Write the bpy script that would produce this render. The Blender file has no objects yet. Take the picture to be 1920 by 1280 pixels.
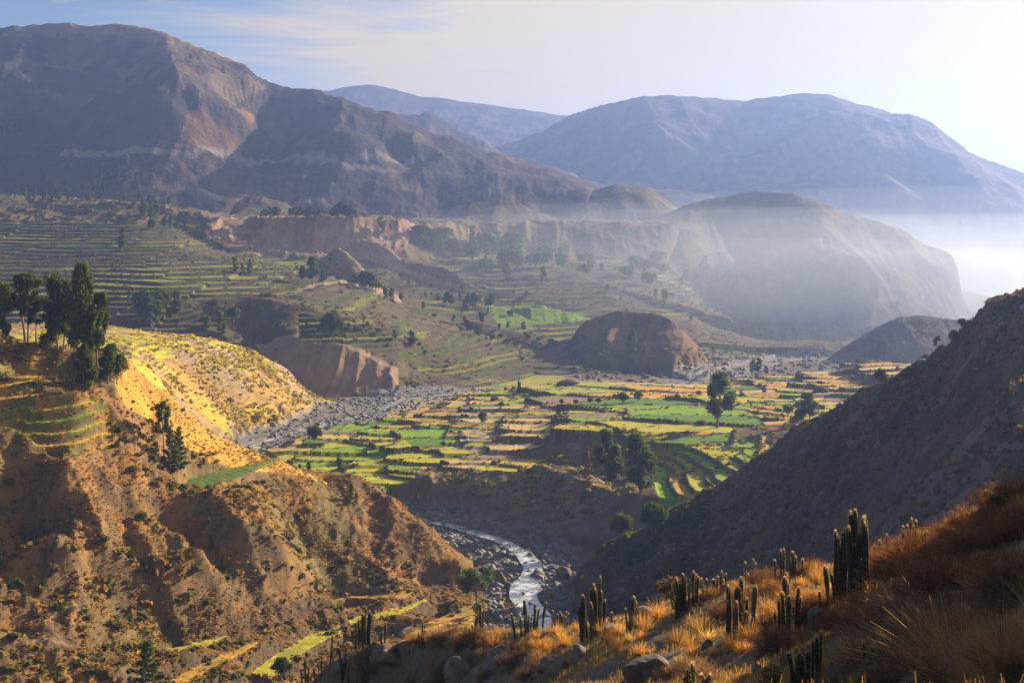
# Andean valley at low morning sun: terraced fields, river, cacti in the foreground
import bpy, math, random
import numpy as np

F = 2318.0; CX = 960.0; HY = 430.0          # focal length in photo pixels, principal column, horizon row
scene = bpy.context.scene
R = math.radians

# ---------------------------------------------------------------- camera
cam_data = bpy.data.cameras.new('camera')
cam = bpy.data.objects.new('camera', cam_data)
scene.collection.objects.link(cam)
cam.location = (0, 0, 0)
cam.rotation_euler = (R(90), 0, 0)
cam_data.sensor_width = 36.0
cam_data.lens = F / 1920.0 * 36.0
cam_data.shift_y = -(640.0 - HY) / 1920.0
cam_data.clip_start = 0.5
cam_data.clip_end = 40000.0
scene.camera = cam

# ---------------------------------------------------------------- light
SUN_AZ = 51.0        # degrees to the right of the view direction (+Y)
SUN_EL = 20.5
sd = bpy.data.lights.new('sun', 'SUN')
sd.energy = 5.0; sd.angle = R(0.5); sd.color = (1.0, 0.80, 0.55)
sun = bpy.data.objects.new('sun', sd); scene.collection.objects.link(sun)
sun.rotation_euler = (R(90 - SUN_EL), 0, R(180 - SUN_AZ))   # lamp shines along its -Z

world = bpy.data.worlds.new('World'); scene.world = world
world.use_nodes = True
wt = world.node_tree; wt.nodes.clear()
def wn(t, **k):
    n = wt.nodes.new(t)
    for a, b in k.items(): setattr(n, a, b)
    return n
wo = wn('ShaderNodeOutputWorld'); bg = wn('ShaderNodeBackground')
sky = wn('ShaderNodeTexSky', sky_type='NISHITA', sun_disc=False)
sky.sun_elevation = R(SUN_EL); sky.sun_rotation = R(SUN_AZ)
sky.altitude = 3300; sky.air_density = 1.0; sky.dust_density = 1.2; sky.ozone_density = 1.0
tc = wn('ShaderNodeTexCoord')
# thin cirrus veil: stretched noise over the sky directions
mp = wn('ShaderNodeMapping'); mp.inputs['Rotation'].default_value = (R(8), R(-17), R(25)); mp.inputs['Scale'].default_value = (1.3, 1.3, 11.0)
nz = wn('ShaderNodeTexNoise'); nz.inputs['Scale'].default_value = 3.2; nz.inputs['Detail'].default_value = 7; nz.inputs['Roughness'].default_value = 0.62; nz.inputs['Distortion'].default_value = 0.6
sep = wn('ShaderNodeSeparateXYZ')
wt.links.new(tc.outputs['Generated'], mp.inputs['Vector']); wt.links.new(mp.outputs['Vector'], nz.inputs['Vector'])
wt.links.new(tc.outputs['Generated'], sep.inputs['Vector'])
def wmath(op, a, b=None, clamp=False):
    n = wn('ShaderNodeMath', operation=op, use_clamp=clamp)
    for i, v in enumerate((a, b)):
        if v is None: continue
        if isinstance(v, (int, float)): n.inputs[i].default_value = v
        else: wt.links.new(v, n.inputs[i])
    return n.outputs[0]
# the veil thickens towards the right and towards the horizon: x*1.0 - z*1.6 + noise
v = wmath('ADD', wmath('MULTIPLY', sep.outputs['X'], 3.2), wmath('MULTIPLY', sep.outputs['Z'], -4.0))
v = wmath('ADD', v, wmath('MULTIPLY', nz.outputs['Fac'], 3.2))
v = wmath('ADD', v, 0.15)
v = wmath('MULTIPLY', v, 1.0, clamp=True)
veil = v
mix = wn('ShaderNodeMix', data_type='RGBA')
wt.links.new(wmath('MULTIPLY', veil, 1.0), mix.inputs['Factor'])
wt.links.new(sky.outputs['Color'], mix.inputs['A'])
VEIL_COL = (7.8, 6.2, 3.8)
mix.inputs['B'].default_value = (*VEIL_COL, 1)
wt.links.new(mix.outputs['Result'], bg.inputs['Color'])
bg.inputs['Strength'].default_value = 0.040
wt.links.new(bg.outputs['Background'], wo.inputs['Surface'])

# ---------------------------------------------------------------- exposure
scene.view_settings.view_transform = 'Standard'
scene.view_settings.look = 'None'
scene.view_settings.exposure = 1.5
scene.view_settings.gamma = 1.0
scene.view_settings.use_curve_mapping = False
scene.render.film_transparent = False
cy = scene.cycles
cy.max_bounces = 6; cy.diffuse_bounces = 2; cy.glossy_bounces = 2; cy.transmission_bounces = 3
cy.volume_bounces = 1; cy.transparent_max_bounces = 6
cy.use_denoising = True
# ---------------------------------------------------------------- helpers
col = scene.collection
rng = np.random.default_rng(7)

def _h(ix, iy, seed):
    n = (ix.astype(np.int64) * 374761393 + iy.astype(np.int64) * 668265263 + seed * 974634777) & 0xffffffff
    n = ((n ^ (n >> 13)) * 1274126177) & 0xffffffff
    return (((n ^ (n >> 16)) & 0xffffff).astype(np.float32)) / np.float32(16777215.0)
def vnoise(x, y, seed=0):
    x = np.asarray(x, dtype=np.float64); y = np.asarray(y, dtype=np.float64)
    x0 = np.floor(x); y0 = np.floor(y)
    fx = (x - x0).astype(np.float32); fy = (y - y0).astype(np.float32)
    fx = fx * fx * fx * (fx * (fx * 6 - 15) + 10); fy = fy * fy * fy * (fy * (fy * 6 - 15) + 10)
    x0 = x0.astype(np.int64); y0 = y0.astype(np.int64)
    a = _h(x0, y0, seed); b = _h(x0 + 1, y0, seed); c = _h(x0, y0 + 1, seed); d = _h(x0 + 1, y0 + 1, seed)
    return (a + (b - a) * fx) * (1 - fy) + (c + (d - c) * fx) * fy          # 0..1
def fbm(x, y, seed=0, octaves=4, gain=0.5, ridged=False):
    s = 0; a = 1.0; t = 0
    for i in range(octaves):
        n = vnoise(x * 2.03 ** i + 13.7 * i, y * 2.03 ** i - 7.1 * i, seed + i * 17) * 2 - 1
        if ridged: n = 1 - 2 * np.abs(n)
        s = s + a * n; t += a; a *= gain
    return s / t                                                               # about -1..1
def sstep(a, b, x):
    t = np.clip((x - a) / (b - a), 0, 1); return t * t * (3 - 2 * t)
def W(px, py, d):
    return ((px - CX) / F * d, d, (HY - py) / F * d)
def Zy(z, d):
    return HY - F * z / d
def in_poly(px, py, poly):
    inside = np.zeros(px.shape, bool); n = len(poly); j = n - 1
    for i in range(n):
        xi, yi = poly[i]; xj, yj = poly[j]
        if yi != yj:
            c = ((yi > py) != (yj > py)) & (px < (xj - xi) * (py - yi) / (yj - yi) + xi)
            inside ^= c
        j = i
    return inside
def new_mesh(name, verts, faces, mat=None, smooth=False, colors=None, parent=None, loops=None):
    """verts (n,3); faces (m,k) array of quads or tris; colors (n,3) albedo per vertex"""
    me = bpy.data.meshes.new(name)
    verts = np.asarray(verts, dtype=np.float32); faces = np.asarray(faces, dtype=np.int32)
    n, m, k = len(verts), len(faces), faces.shape[1]
    me.vertices.add(n); me.vertices.foreach_set('co', verts.ravel())
    me.loops.add(m * k); me.loops.foreach_set('vertex_index', faces.ravel())
    me.polygons.add(m)
    me.polygons.foreach_set('loop_start', np.arange(0, m * k, k, dtype=np.int32))
    if smooth: me.polygons.foreach_set('use_smooth', np.ones(m, dtype=bool))
    if colors is not None:
        at = me.color_attributes.new('Col', 'FLOAT_COLOR', 'POINT')
        c4 = np.ones((n, 4), dtype=np.float32); c4[:, :3] = colors
        at.data.foreach_set('color', c4.ravel())
    me.update(calc_edges=True)
    if mat is not None: me.materials.append(mat)
    return me
def link(name, me, parent=None, loc=None):
    o = bpy.data.objects.new(name, me); col.objects.link(o)
    if parent is not None: o.parent = parent
    if loc is not None: o.location = loc
    return o
def tag(o, label, cat, group=None):
    o['label'] = label; o['category'] = cat
    if group: o['group'] = group
    return o

# ---------------------------------------------------------------- materials
def material(name):
    m = bpy.data.materials.new(name); m.use_nodes = True
    nt = m.node_tree; nt.nodes.clear()
    out = nt.nodes.new('ShaderNodeOutputMaterial')
    return m, nt, out
def mat_terrain(name, scale, bump, rough=0.95, lo=0.72, hi=1.3, bscale=None):
    m, nt, out = material(name)
    L = nt.links.new
    at = nt.nodes.new('ShaderNodeAttribute'); at.attribute_name = 'Col'
    geo = nt.nodes.new('ShaderNodeNewGeometry')
    n1 = nt.nodes.new('ShaderNodeTexNoise'); n1.inputs['Scale'].default_value = scale; n1.inputs['Detail'].default_value = 8; n1.inputs['Roughness'].default_value = 0.65
    L(geo.outputs['Position'], n1.inputs['Vector'])
    mr = nt.nodes.new('ShaderNodeMapRange'); mr.inputs['From Min'].default_value = 0.3; mr.inputs['From Max'].default_value = 0.7
    mr.inputs['To Min'].default_value = lo; mr.inputs['To Max'].default_value = hi
    L(n1.outputs['Fac'], mr.inputs['Value'])
    mul = nt.nodes.new('ShaderNodeMix'); mul.data_type = 'RGBA'; mul.blend_type = 'MULTIPLY'; mul.inputs['Factor'].default_value = 1
    L(at.outputs['Color'], mul.inputs['A']); L(mr.outputs['Result'], mul.inputs['B'])
    b = nt.nodes.new('ShaderNodeBsdfPrincipled'); b.inputs['Roughness'].default_value = rough; b.inputs['Specular IOR Level'].default_value = 0.1
    L(mul.outputs['Result'], b.inputs['Base Color'])
    n2 = nt.nodes.new('ShaderNodeTexNoise'); n2.inputs['Scale'].default_value = bscale or scale * 2.2; n2.inputs['Detail'].default_value = 6; n2.inputs['Roughness'].default_value = 0.7
    L(geo.outputs['Position'], n2.inputs['Vector'])
    bp = nt.nodes.new('ShaderNodeBump'); bp.inputs['Strength'].default_value = 1.0; bp.inputs['Distance'].default_value = bump
    L(n2.outputs['Fac'], bp.inputs['Height']); L(bp.outputs['Normal'], b.inputs['Normal'])
    L(b.outputs['BSDF'], out.inputs['Surface'])
    return m
def mat_leaf(name, transl=0.45, tint=(1, 1, 1), rough=0.6, var=0.25):
    """foliage: vertex colour, a little different on every object, part of the light passing through"""
    m, nt, out = material(name); L = nt.links.new
    at = nt.nodes.new('ShaderNodeAttribute'); at.attribute_name = 'Col'
    oi = nt.nodes.new('ShaderNodeObjectInfo')
    hs = nt.nodes.new('ShaderNodeHueSaturation')
    mr = nt.nodes.new('ShaderNodeMapRange'); mr.inputs['To Min'].default_value = 1 - var; mr.inputs['To Max'].default_value = 1 + var
    L(oi.outputs['Random'], mr.inputs['Value']); L(mr.outputs['Result'], hs.inputs['Value']); L(at.outputs['Color'], hs.inputs['Color'])
    d = nt.nodes.new('ShaderNodeBsdfDiffuse'); t = nt.nodes.new('ShaderNodeBsdfTranslucent')
    mx = nt.nodes.new('ShaderNodeMixShader'); mx.inputs['Fac'].default_value = transl
    tm = nt.nodes.new('ShaderNodeMix'); tm.data_type = 'RGBA'; tm.blend_type = 'MULTIPLY'; tm.inputs['Factor'].default_value = 1
    L(hs.outputs['Color'], tm.inputs['A']); tm.inputs['B'].default_value = (*tint, 1)
    L(hs.outputs['Color'], d.inputs['Color']); L(tm.outputs['Result'], t.inputs['Color'])
    L(d.outputs['BSDF'], mx.inputs[1]); L(t.outputs['BSDF'], mx.inputs[2]); L(mx.outputs['Shader'], out.inputs['Surface'])
    return m
def mat_plain(name, c1, c2, scale=4.0, rough=0.9, bump=0.02):
    m, nt, out = material(name); L = nt.links.new
    geo = nt.nodes.new('ShaderNodeTexCoord')
    n1 = nt.nodes.new('ShaderNodeTexNoise'); n1.inputs['Scale'].default_value = scale; n1.inputs['Detail'].default_value = 8; n1.inputs['Roughness'].default_value = 0.65
    L(geo.outputs['Object'], n1.inputs['Vector'])
    cr = nt.nodes.new('ShaderNodeValToRGB'); cr.color_ramp.elements[0].position = 0.35; cr.color_ramp.elements[1].position = 0.68
    cr.color_ramp.elements[0].color = (*c1, 1); cr.color_ramp.elements[1].color = (*c2, 1)
    L(n1.outputs['Fac'], cr.inputs['Fac'])
    b = nt.nodes.new('ShaderNodeBsdfPrincipled'); b.inputs['Roughness'].default_value = rough; b.inputs['Specular IOR Level'].default_value = 0.2
    L(cr.outputs['Color'], b.inputs['Base Color'])
    bp = nt.nodes.new('ShaderNodeBump'); bp.inputs['Distance'].default_value = bump; bp.inputs['Strength'].default_value = 1
    L(n1.outputs['Fac'], bp.inputs['Height']); L(bp.outputs['Normal'], b.inputs['Normal'])
    L(b.outputs['BSDF'], out.inputs['Surface'])
    return m
M_HILL = mat_terrain('hillside_soil', 0.35, 0.35)
M_VALLEY = mat_terrain('valley_soil', 0.25, 0.5)
M_FAR = mat_terrain('far_slope_soil', 0.08, 1.2)
M_MOUNT = mat_terrain('mountain_soil', 0.02, 5.0)
M_FORE = mat_terrain('dry_ground', 2.2, 0.06, lo=0.6, hi=1.35, bscale=7.0)
M_LEAF = mat_leaf('tree_leaves', 0.48, (1.2, 1.25, 0.6))
M_SCRUB = mat_leaf('scrub_leaves', 0.5, (1.15, 1.0, 0.65))
M_GRASS = mat_leaf('dry_grass', 0.62, (1.25, 0.95, 0.55), var=0.3)
M_TWIG = mat_leaf('dry_twigs', 0.35, (1.3, 0.85, 0.5), var=0.3)
M_BARK = mat_plain('bark', (0.12, 0.09, 0.07), (0.33, 0.27, 0.22), 3.0)
M_ROCK = mat_plain('rock', (0.075, 0.06, 0.05), (0.25, 0.205, 0.165), 1.6, bump=0.08)
M_STONE = mat_plain('river_stone', (0.11, 0.11, 0.115), (0.30, 0.29, 0.28), 0.5, bump=0.1)
# ---------------------------------------------------------------- terrain: one height field z(u, Y), u = photo column of the view ray, Y = distance
def rows(parts):
    out = []
    for a, b, s in parts: out += list(np.arange(a, b, s))
    return np.array(out)
geo = [1700.0]
while geo[-1] < 5300: geo.append(geo[-1] + 9 + (geo[-1] - 1700) * 0.002)
YR = np.concatenate([rows([(140, 230, 1.2), (230, 400, 0.55), (400, 460, 0.6), (460, 720, 0.9), (720, 900, 1.2), (900, 1450, 2.0), (1450, 1700, 4.0)]), np.array(geo)])
UC = np.arange(-420.0, 2421.0, 2.0)
U, Y = np.meshgrid(UC, YR)
X = (U - CX) / F * Y
NR, NC = U.shape

def gsmooth(a, s):
    if s <= 0: return a
    r = int(3 * s); k = np.exp(-0.5 * (np.arange(-r, r + 1) / s) ** 2); k /= k.sum()
    return np.convolve(np.pad(a, r, mode='edge'), k, mode='valid')
def lines_to_dz(u, lines, s):
    out = []; prev = None
    for ln in lines:
        ln = sorted(ln); us = [p[0] for p in ln]
        d = np.interp(u, us, [p[2] for p in ln]); z = np.interp(u, us, [(HY - p[1]) / F * p[2] for p in ln])
        d = gsmooth(d, s); z = gsmooth(z, s)
        if prev is not None: d = np.maximum(d, prev + 0.6)
        prev = d; out.append((d, z))
    return out
def sheet(lines, near=1.5, far=0.8, s=5, u=UC, Yg=None):
    """a lofted hill surface through lines of (column, row, distance), near to far; falls away before and behind"""
    Yg = Y if Yg is None else Yg
    dz = lines_to_dz(u, lines, s)
    z = dz[0][1][None, :] - near * np.maximum(0, dz[0][0][None, :] - Yg)
    for (d0, z0), (d1, z1) in zip(dz[:-1], dz[1:]):
        t = np.clip((Yg - d0[None]) / (d1 - d0)[None], 0, 1)
        z = z + (z1 - z0)[None] * t
    return z - far * np.maximum(0, Yg - dz[-1][0][None])
def hill(crest, front, zfoot, back=0.5, s=4, p=0.8, near=0.3, end_drop=60):
    """single hill: crest polyline (column, row, distance); ends are let down below ground"""
    c = sorted(crest)
    zfoot = min(zfoot, min((HY - q[1]) / F * q[2] for q in crest) - 6); e0, e1 = c[0], c[-1]
    c = [(e0[0] - 900, Zy(zfoot - 400, e0[2]), e0[2]), (e0[0] - 130, Zy(zfoot - 90, e0[2]), e0[2]), (e0[0] - 45, max(e0[1] + 4, Zy(zfoot - 4, e0[2])), e0[2])] + c + [(e1[0] + 45, max(e1[1] + 4, Zy(zfoot - 4, e1[2])), e1[2]), (e1[0] + 130, Zy(zfoot - 90, e1[2]), e1[2]), (e1[0] + 900, Zy(zfoot - 400, e1[2]), e1[2])]
    us = [q[0] for q in c]
    d1 = gsmooth(np.interp(UC, us, [q[2] for q in c]), s); z1 = gsmooth(np.interp(UC, us, [(HY - q[1]) / F * q[2] for q in c]), s)
    front = front * 0.66
    d0 = d1 - front
    t = np.clip((Y - d0[None]) / front, 0, 1)
    zf = np.minimum(zfoot, z1)
    z = zf[None] + (z1 - zf)[None] * t ** p
    z = z - near * np.maximum(0, d0[None] - Y) - back * np.maximum(0, Y - d1[None])
    return z

LAYERS = []      # (name, z)
base = np.interp(YR, [140, 300, 420, 560, 700, 900, 1100, 1500, 2000, 6000], [-101, -100, -98.5, -95, -92.5, -93, -100, -122, -138, -145])[:, None] + 0 * U
LAYERS.append(('base', base))
# ---- near left hillside
S_L = sheet([
    [(-500, 1290, 190), (0, 1310, 214), (300, 1290, 236), (600, 1285, 264), (830, 1260, 272), (900, 1230, 285), (960, 1190, 300), (1010, 1170, 310)],
    [(-500, 1230, 200), (0, 1235, 230), (130, 1215, 240), (300, 1210, 258), (420, 1190, 270), (600, 1150, 297), (720, 1150, 300), (850, 1150, 312), (910, 1150, 318), (960, 1148, 318), (1010, 1140, 325)],
    [(-500, 1000, 230), (0, 1000, 260), (150, 1000, 268), (300, 1010, 280), (450, 1010, 297), (600, 1040, 318), (700, 1060, 330), (800, 1100, 338), (870, 1110, 343), (960, 1120, 335), (1010, 1130, 335)],
    [(-500, 850, 250), (0, 845, 285), (130, 880, 290), (250, 870, 303), (330, 907, 312), (450, 905, 328), (540, 903, 345), (620, 917, 357), (700, 965, 368), (860, 1050, 366), (960, 1110, 350), (1010, 1120, 345)],
    [(-500, 720, 268), (0, 735, 300), (150, 735, 305), (240, 780, 315), (330, 868, 324), (450, 882, 342), (540, 885, 356), (620, 910, 366), (700, 955, 376), (860, 1042, 374), (960, 1105, 356), (1010, 1118, 350)],
    [(-500, 590, 285), (0, 625, 322), (100, 648, 325), (200, 655, 328), (240, 690, 333), (300, 733, 340), (400, 800, 352), (500, 863, 362), (560, 888, 368), (640, 916, 376), (700, 950, 386), (800, 1000, 386), (860, 1034, 384), (960, 1100, 362), (1010, 1116, 355)],
], near=0.6, far=0.9, s=5)
LAYERS.append(('left', S_L))
# ---- right hillside in shade
S_R = sheet([
    [(1000, 1200, 300), (1100, 1150, 300), (1300, 1130, 265), (1500, 1100, 215), (1700, 1060, 170), (1920, 1000, 140), (2500, 900, 120)],
    [(1000, 1150, 340), (1058, 1112, 345), (1085, 1060, 348), (1120, 1040, 350), (1180, 1005, 352), (1250, 965, 354), (1300, 940, 354), (1350, 905, 353), (1400, 872, 350), (1450, 830, 345), (1500, 800, 340), (1570, 768, 335), (1640, 726, 325), (1700, 690, 315),
     (1760, 655, 305), (1800, 618, 296), (1828, 600, 290), (1840, 585, 287), (1852, 568, 283), (1880, 556, 280), (1920, 543, 275), (2020, 500, 268), (2200, 440, 255), (2500, 380, 250)],
], near=0.9, far=0.7, s=3)
LAYERS.append(('right', S_R))
# ---- plateau of fields beside the river
S_P = sheet([
    [(400, 980, 400), (640, 975, 398), (700, 970, 401), (745, 970, 409), (800, 977, 414), (900, 985, 407), (1000, 995, 398), (1060, 1005, 390), (1150, 1000, 385), (1300, 960, 375), (1500, 900, 360)],
    [(400, 930, 440), (500, 925, 436), (560, 922, 432), (640, 940, 412), (700, 948, 409), (740, 945, 413), (780, 908, 428), (820, 892, 438), (880, 882, 440), (1000, 880, 432), (1070, 890, 420), (1150, 930, 400), (1250, 930, 386), (1300, 920, 380), (1400, 900, 372), (1500, 870, 370)],
    [(400, 850, 530), (480, 838, 538), (560, 832, 520), (640, 832, 508), (720, 832, 496), (830, 850, 472), (960, 862, 458), (1050, 872, 446), (1150, 874, 438), (1250, 880, 424), (1300, 885, 408), (1400, 885, 386), (1500, 860, 380)],
    [(400, 840, 560), (560, 815, 548), (700, 795, 566), (800, 802, 530), (900, 815, 502), (1000, 825, 484), (1060, 803, 476), (1130, 798, 468), (1240, 815, 452), (1300, 838, 430), (1400, 860, 402), (1500, 835, 390), (1650, 800, 390)],
    [(400, 835, 575), (620, 790, 592), (760, 757, 640), (850, 752, 620), (950, 756, 585), (1060, 760, 565), (1250, 765, 522), (1400, 772, 508), (1500, 780, 490), (1600, 760, 500), (1750, 740, 500)],
    [(400, 830, 590), (620, 785, 600), (800, 743, 663), (900, 736, 658), (950, 731, 650), (1100, 719, 640), (1200, 722, 638), (1300, 733, 604), (1400, 723, 612), (1500, 716, 606), (1600, 705, 600), (1700, 690, 590)],
    [(400, 829, 600), (620, 783, 606), (800, 742, 672), (900, 733, 672), (1000, 727, 668), (1100, 713, 662), (1200, 723, 664), (1300, 722, 640), (1400, 712, 645), (1500, 700, 640), (1560, 690, 630), (1640, 668, 615), (1700, 683, 610), (1800, 690, 600)],
], near=1.4, far=0.35, s=4)
LAYERS.append(('plateau', S_P))
# ---- golden bench behind the left hill
S_ML = sheet([
    [(-500, 800, 390), (0, 860, 400), (250, 850, 430), (400, 850, 520), (480, 820, 553), (600, 795, 590), (680, 782, 604)],
    [(-500, 690, 460), (0, 700, 470), (250, 682, 508), (350, 744, 540), (450, 792, 566), (560, 788, 586), (600, 777, 602), (680, 774, 622)],
    [(-500, 600, 530), (0, 622, 540), (230, 642, 562), (330, 652, 580), (430, 690, 600), (520, 712, 632), (570, 738, 660), (605, 752, 663), (680, 762, 655)],
    [(-500, 585, 620), (0, 602, 630), (210, 612, 652), (400, 632, 680), (470, 655, 690), (540, 690, 696), (580, 735, 698), (680, 757, 690)],
], near=0.9, far=0.35, s=4)
LAYERS.append(('bench', S_ML))
# ---- great slope: pink cliff, green terraces, shelf with its cliffs
S_5 = sheet([
    [(-500, 660, 690), (0, 642, 700), (200, 642, 720), (400, 645, 722), (470, 667, 715), (540, 715, 700), (580, 737, 692), (740, 733, 690), (900, 729, 722), (1000, 727, 740), (1100, 722, 760), (1200, 712, 770), (1340, 690, 810), (1450, 665, 900), (1600, 640, 1000), (2000, 640, 1000)],
    [(-500, 610, 740), (0, 602, 740), (200, 592, 760), (400, 602, 768), (470, 640, 742), (550, 632, 728), (640, 648, 722), (740, 690, 712), (800, 692, 742), (900, 700, 760), (1000, 702, 790), (1100, 690, 812), (1200, 690, 820), (1340, 680, 850), (1450, 660, 930), (1600, 635, 1050), (2000, 635, 1050)],
    [(-500, 560, 790), (0, 560, 800), (300, 547, 815), (450, 560, 800), (580, 575, 775), (640, 590, 768), (700, 606, 768), (760, 622, 775), (850, 645, 800), (950, 655, 850), (1000, 645, 890), (1150, 655, 890), (1300, 652, 920), (1450, 650, 960), (1600, 625, 1120), (2000, 625, 1120)],
    [(-500, 480, 1000), (0, 480, 1000), (300, 480, 1010), (500, 500, 1000), (600, 510, 1000), (680, 540, 960), (760, 588, 905), (850, 600, 925), (950, 612, 940), (1000, 595, 1000), (1150, 595, 1020), (1300, 610, 1020), (1450, 638, 1080), (1600, 612, 1350), (2000, 606, 1400)],
    [(-500, 415, 1160), (0, 410, 1170), (250, 412, 1170), (330, 430, 1160), (400, 465, 1130), (500, 483, 1120), (600, 492, 1120), (700, 520, 1080), (800, 560, 1045), (900, 542, 1100), (1000, 530, 1130), (1150, 540, 1130), (1300, 560, 1180), (1450, 604, 1500), (1600, 590, 1750), (2000, 578, 1950)],
    [(-500, 378, 1270), (0, 385, 1245), (250, 392, 1235), (330, 408, 1215), (400, 430, 1170), (450, 462, 1155), (650, 470, 1170), (760, 490, 1160), (850, 475, 1270), (900, 470, 1300), (1000, 478, 1330), (1150, 480, 1350), (1250, 488, 1390), (1330, 520, 1520), (1400, 550, 1700), (1500, 580, 1850), (1600, 575, 2000), (2000, 555, 2300)],
    [(-500, 366, 1300), (0, 371, 1280), (240, 379, 1262), (310, 387, 1245), (350, 399, 1230), (370, 401, 1222), (395, 410, 1205), (420, 411, 1200), (650, 411, 1205), (760, 414, 1240), (850, 419, 1320), (1000, 421, 1370), (1100, 422, 1400), (1260, 420, 1440), (1330, 470, 1600), (1400, 510, 1800), (1500, 570, 2000), (1600, 565, 2150), (2000, 545, 2500)],
    [(-500, 360, 1320), (0, 366, 1310), (310, 386, 1290), (420, 410, 1240), (650, 410, 1300), (850, 418, 1400), (1260, 419, 1490), (1330, 470, 1700), (1400, 505, 1900), (1500, 565, 2100), (1700, 560, 2300), (2000, 541, 2700)],
    [(-500, 380, 1700), (0, 385, 1650), (310, 400, 1600), (700, 408, 1700), (900, 412, 1800), (1260, 412, 2300), (1400, 520, 2350), (1500, 560, 2500), (1700, 555, 2600), (2000, 535, 3000)],
], near=0.6, far=0.0, s=4)
LAYERS.append(('slope', S_5))
# ---- hills of the middle distance
HL = [
    ([(800, 416, 1560), (830, 397, 1560), (880, 380, 1560), (930, 377, 1560), (980, 388, 1555), (1050, 413, 1540)], 130, 6, 0.4),
    ([(1020, 412, 1720), (1060, 386, 1730), (1100, 362, 1740), (1135, 347, 1750), (1170, 344, 1750), (1205, 346, 1750), (1240, 365, 1745), (1290, 398, 1740), (1330, 415, 1740)], 190, 8, 0.4),
    ([(1085, 612, 905), (1110, 596, 900), (1150, 583, 895), (1200, 586, 885), (1240, 588, 872), (1270, 604, 855), (1300, 634, 838), (1340, 684, 815)], 135, -88, 0.25),
    ([(1305, 610, 1250), (1345, 584, 1250), (1380, 600, 1240), (1440, 608, 1235), (1475, 626, 1230)], 60, -110, 0.4),
    ([(1550, 674, 880), (1580, 650, 890), (1650, 612, 900), (1700, 592, 905), (1730, 587, 905), (1790, 594, 905), (1850, 606, 905), (1950, 640, 900)], 85, -88, 0.4),
    ([(1690, 585, 1720), (1740, 560, 1720), (1790, 543, 1720), (1830, 549, 1720), (1870, 560, 1720), (1940, 575, 1720)], 130, -125, 0.35),
    ([(575, 500, 1030), (610, 478, 1030), (632, 459, 1035), (655, 478, 1025), (690, 510, 1010), (712, 538, 1000)], 60, -30, 0.5),
    ([(640, 470, 1150), (690, 447, 1150), (730, 462, 1140), (765, 490, 1130), (830, 495, 1120), (880, 528, 1100), (960, 570, 1070)], 60, -40, 0.5),
    ([(900, 532, 1150), (950, 517, 1150), (1000, 516, 1150), (1060, 528, 1145), (1150, 534, 1140)], 22, -58, 0.25),
    ([(925, 600, 1010), (960, 576, 1010), (1010, 570, 1010), (1060, 580, 1008), (1090, 594, 1005)], 60, -78, 0.3),
    ([(840, 612, 900), (880, 604, 900), (920, 608, 900), (980, 622, 900), (1040, 640, 890)], 40, -84, 0.3),
    ([(1180, 560, 1180), (1260, 545, 1180), (1330, 575, 1180)], 60, -70, 0.4),
    ([(990, 735, 690), (1030, 722, 692), (1065, 711, 690), (1095, 706, 690), (1105, 716, 688)], 14, -86, 0.5),
    ([(430, 405, 1400), (445, 372, 1420), (480, 368, 1430), (530, 380, 1430), (560, 398, 1420)], 120, 14, 0.4),
]
for c, fr, zf, bk in HL: LAYERS.append(('hill', hill(c, fr, zf, bk)))
H2 = sheet([
    [(1150, 440, 1438), (1240, 424, 1477), (1300, 424, 1477), (1400, 480, 1451), (1500, 570, 1373), (1600, 604, 1290), (1700, 606, 1302), (1780, 596, 1367), (1830, 590, 1451), (2000, 600, 1451)],
    [(1150, 445, 1548), (1185, 425, 1560), (1240, 402, 1573), (1300, 378, 1580), (1345, 366, 1583), (1390, 360, 1586), (1430, 359, 1586), (1480, 363, 1583), (1530, 379, 1577), (1570, 399, 1567), (1620, 408, 1560), (1655, 420, 1554), (1700, 440, 1544), (1740, 462, 1535),
     (1768, 470, 1528), (1785, 482, 1522), (1796, 505, 1515), (1800, 530, 1512), (1804, 575, 1509), (1850, 620, 1496), (2000, 640, 1483)],
], near=0.5, far=0.55, s=2)
LAYERS.append(('dome', H2))
# ---- mountains
M1 = sheet([
    [(-500, 405, 1560), (0, 405, 1560), (400, 428, 1500), (700, 430, 1580), (850, 425, 1620), (1000, 418, 1650), (1100, 385, 1680), (1200, 420, 1700), (1300, 800, 1700), (2500, 900, 1700)],
    [(-500, 330, 1650), (0, 330, 1650), (300, 345, 1620), (500, 372, 1620), (700, 370, 1660), (850, 375, 1680), (1000, 372, 1700), (1100, 352, 1740), (1200, 400, 1780), (1300, 800, 1780), (2500, 900, 1780)],
    [(-500, 290, 1700), (0, 288, 1700), (300, 290, 1680), (500, 310, 1700), (640, 315, 1720), (800, 325, 1740), (950, 330, 1760), (1060, 332, 1780), (1200, 400, 1820), (1300, 800, 1820), (2500, 900, 1820)],
    [(-500, 50, 2000), (0, 52, 2030), (40, 46, 2040), (80, 42, 2050), (160, 43, 2050), (240, 50, 2050), (300, 58, 2040), (330, 66, 2030), (370, 82, 2010), (420, 103, 1990), (455, 116, 1980), (468, 124, 1975), (480, 140, 1970), (505, 153, 1995), (530, 160, 1990), (560, 164, 1980), (600, 168, 1970), (640, 182, 1950),
     (700, 203, 1930), (745, 216, 1920), (800, 240, 1910), (860, 262, 1900), (920, 280, 1890), (1000, 306, 1880), (1050, 320, 1870), (1080, 330, 1860), (1130, 352, 1850), (1200, 400, 1850), (1300, 800, 1850), (2500, 900, 1850)],
], near=0.4, far=0.55, s=2.5)
LAYERS.append(('mount', M1))
M1b = hill([(700, 225, 2900), (750, 214, 2950), (800, 210, 2980), (830, 222, 2980), (880, 252, 2950), (940, 282, 2900), (1020, 300, 2850), (1080, 325, 2800)], 500, 60, 0.5, s=3)
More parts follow.
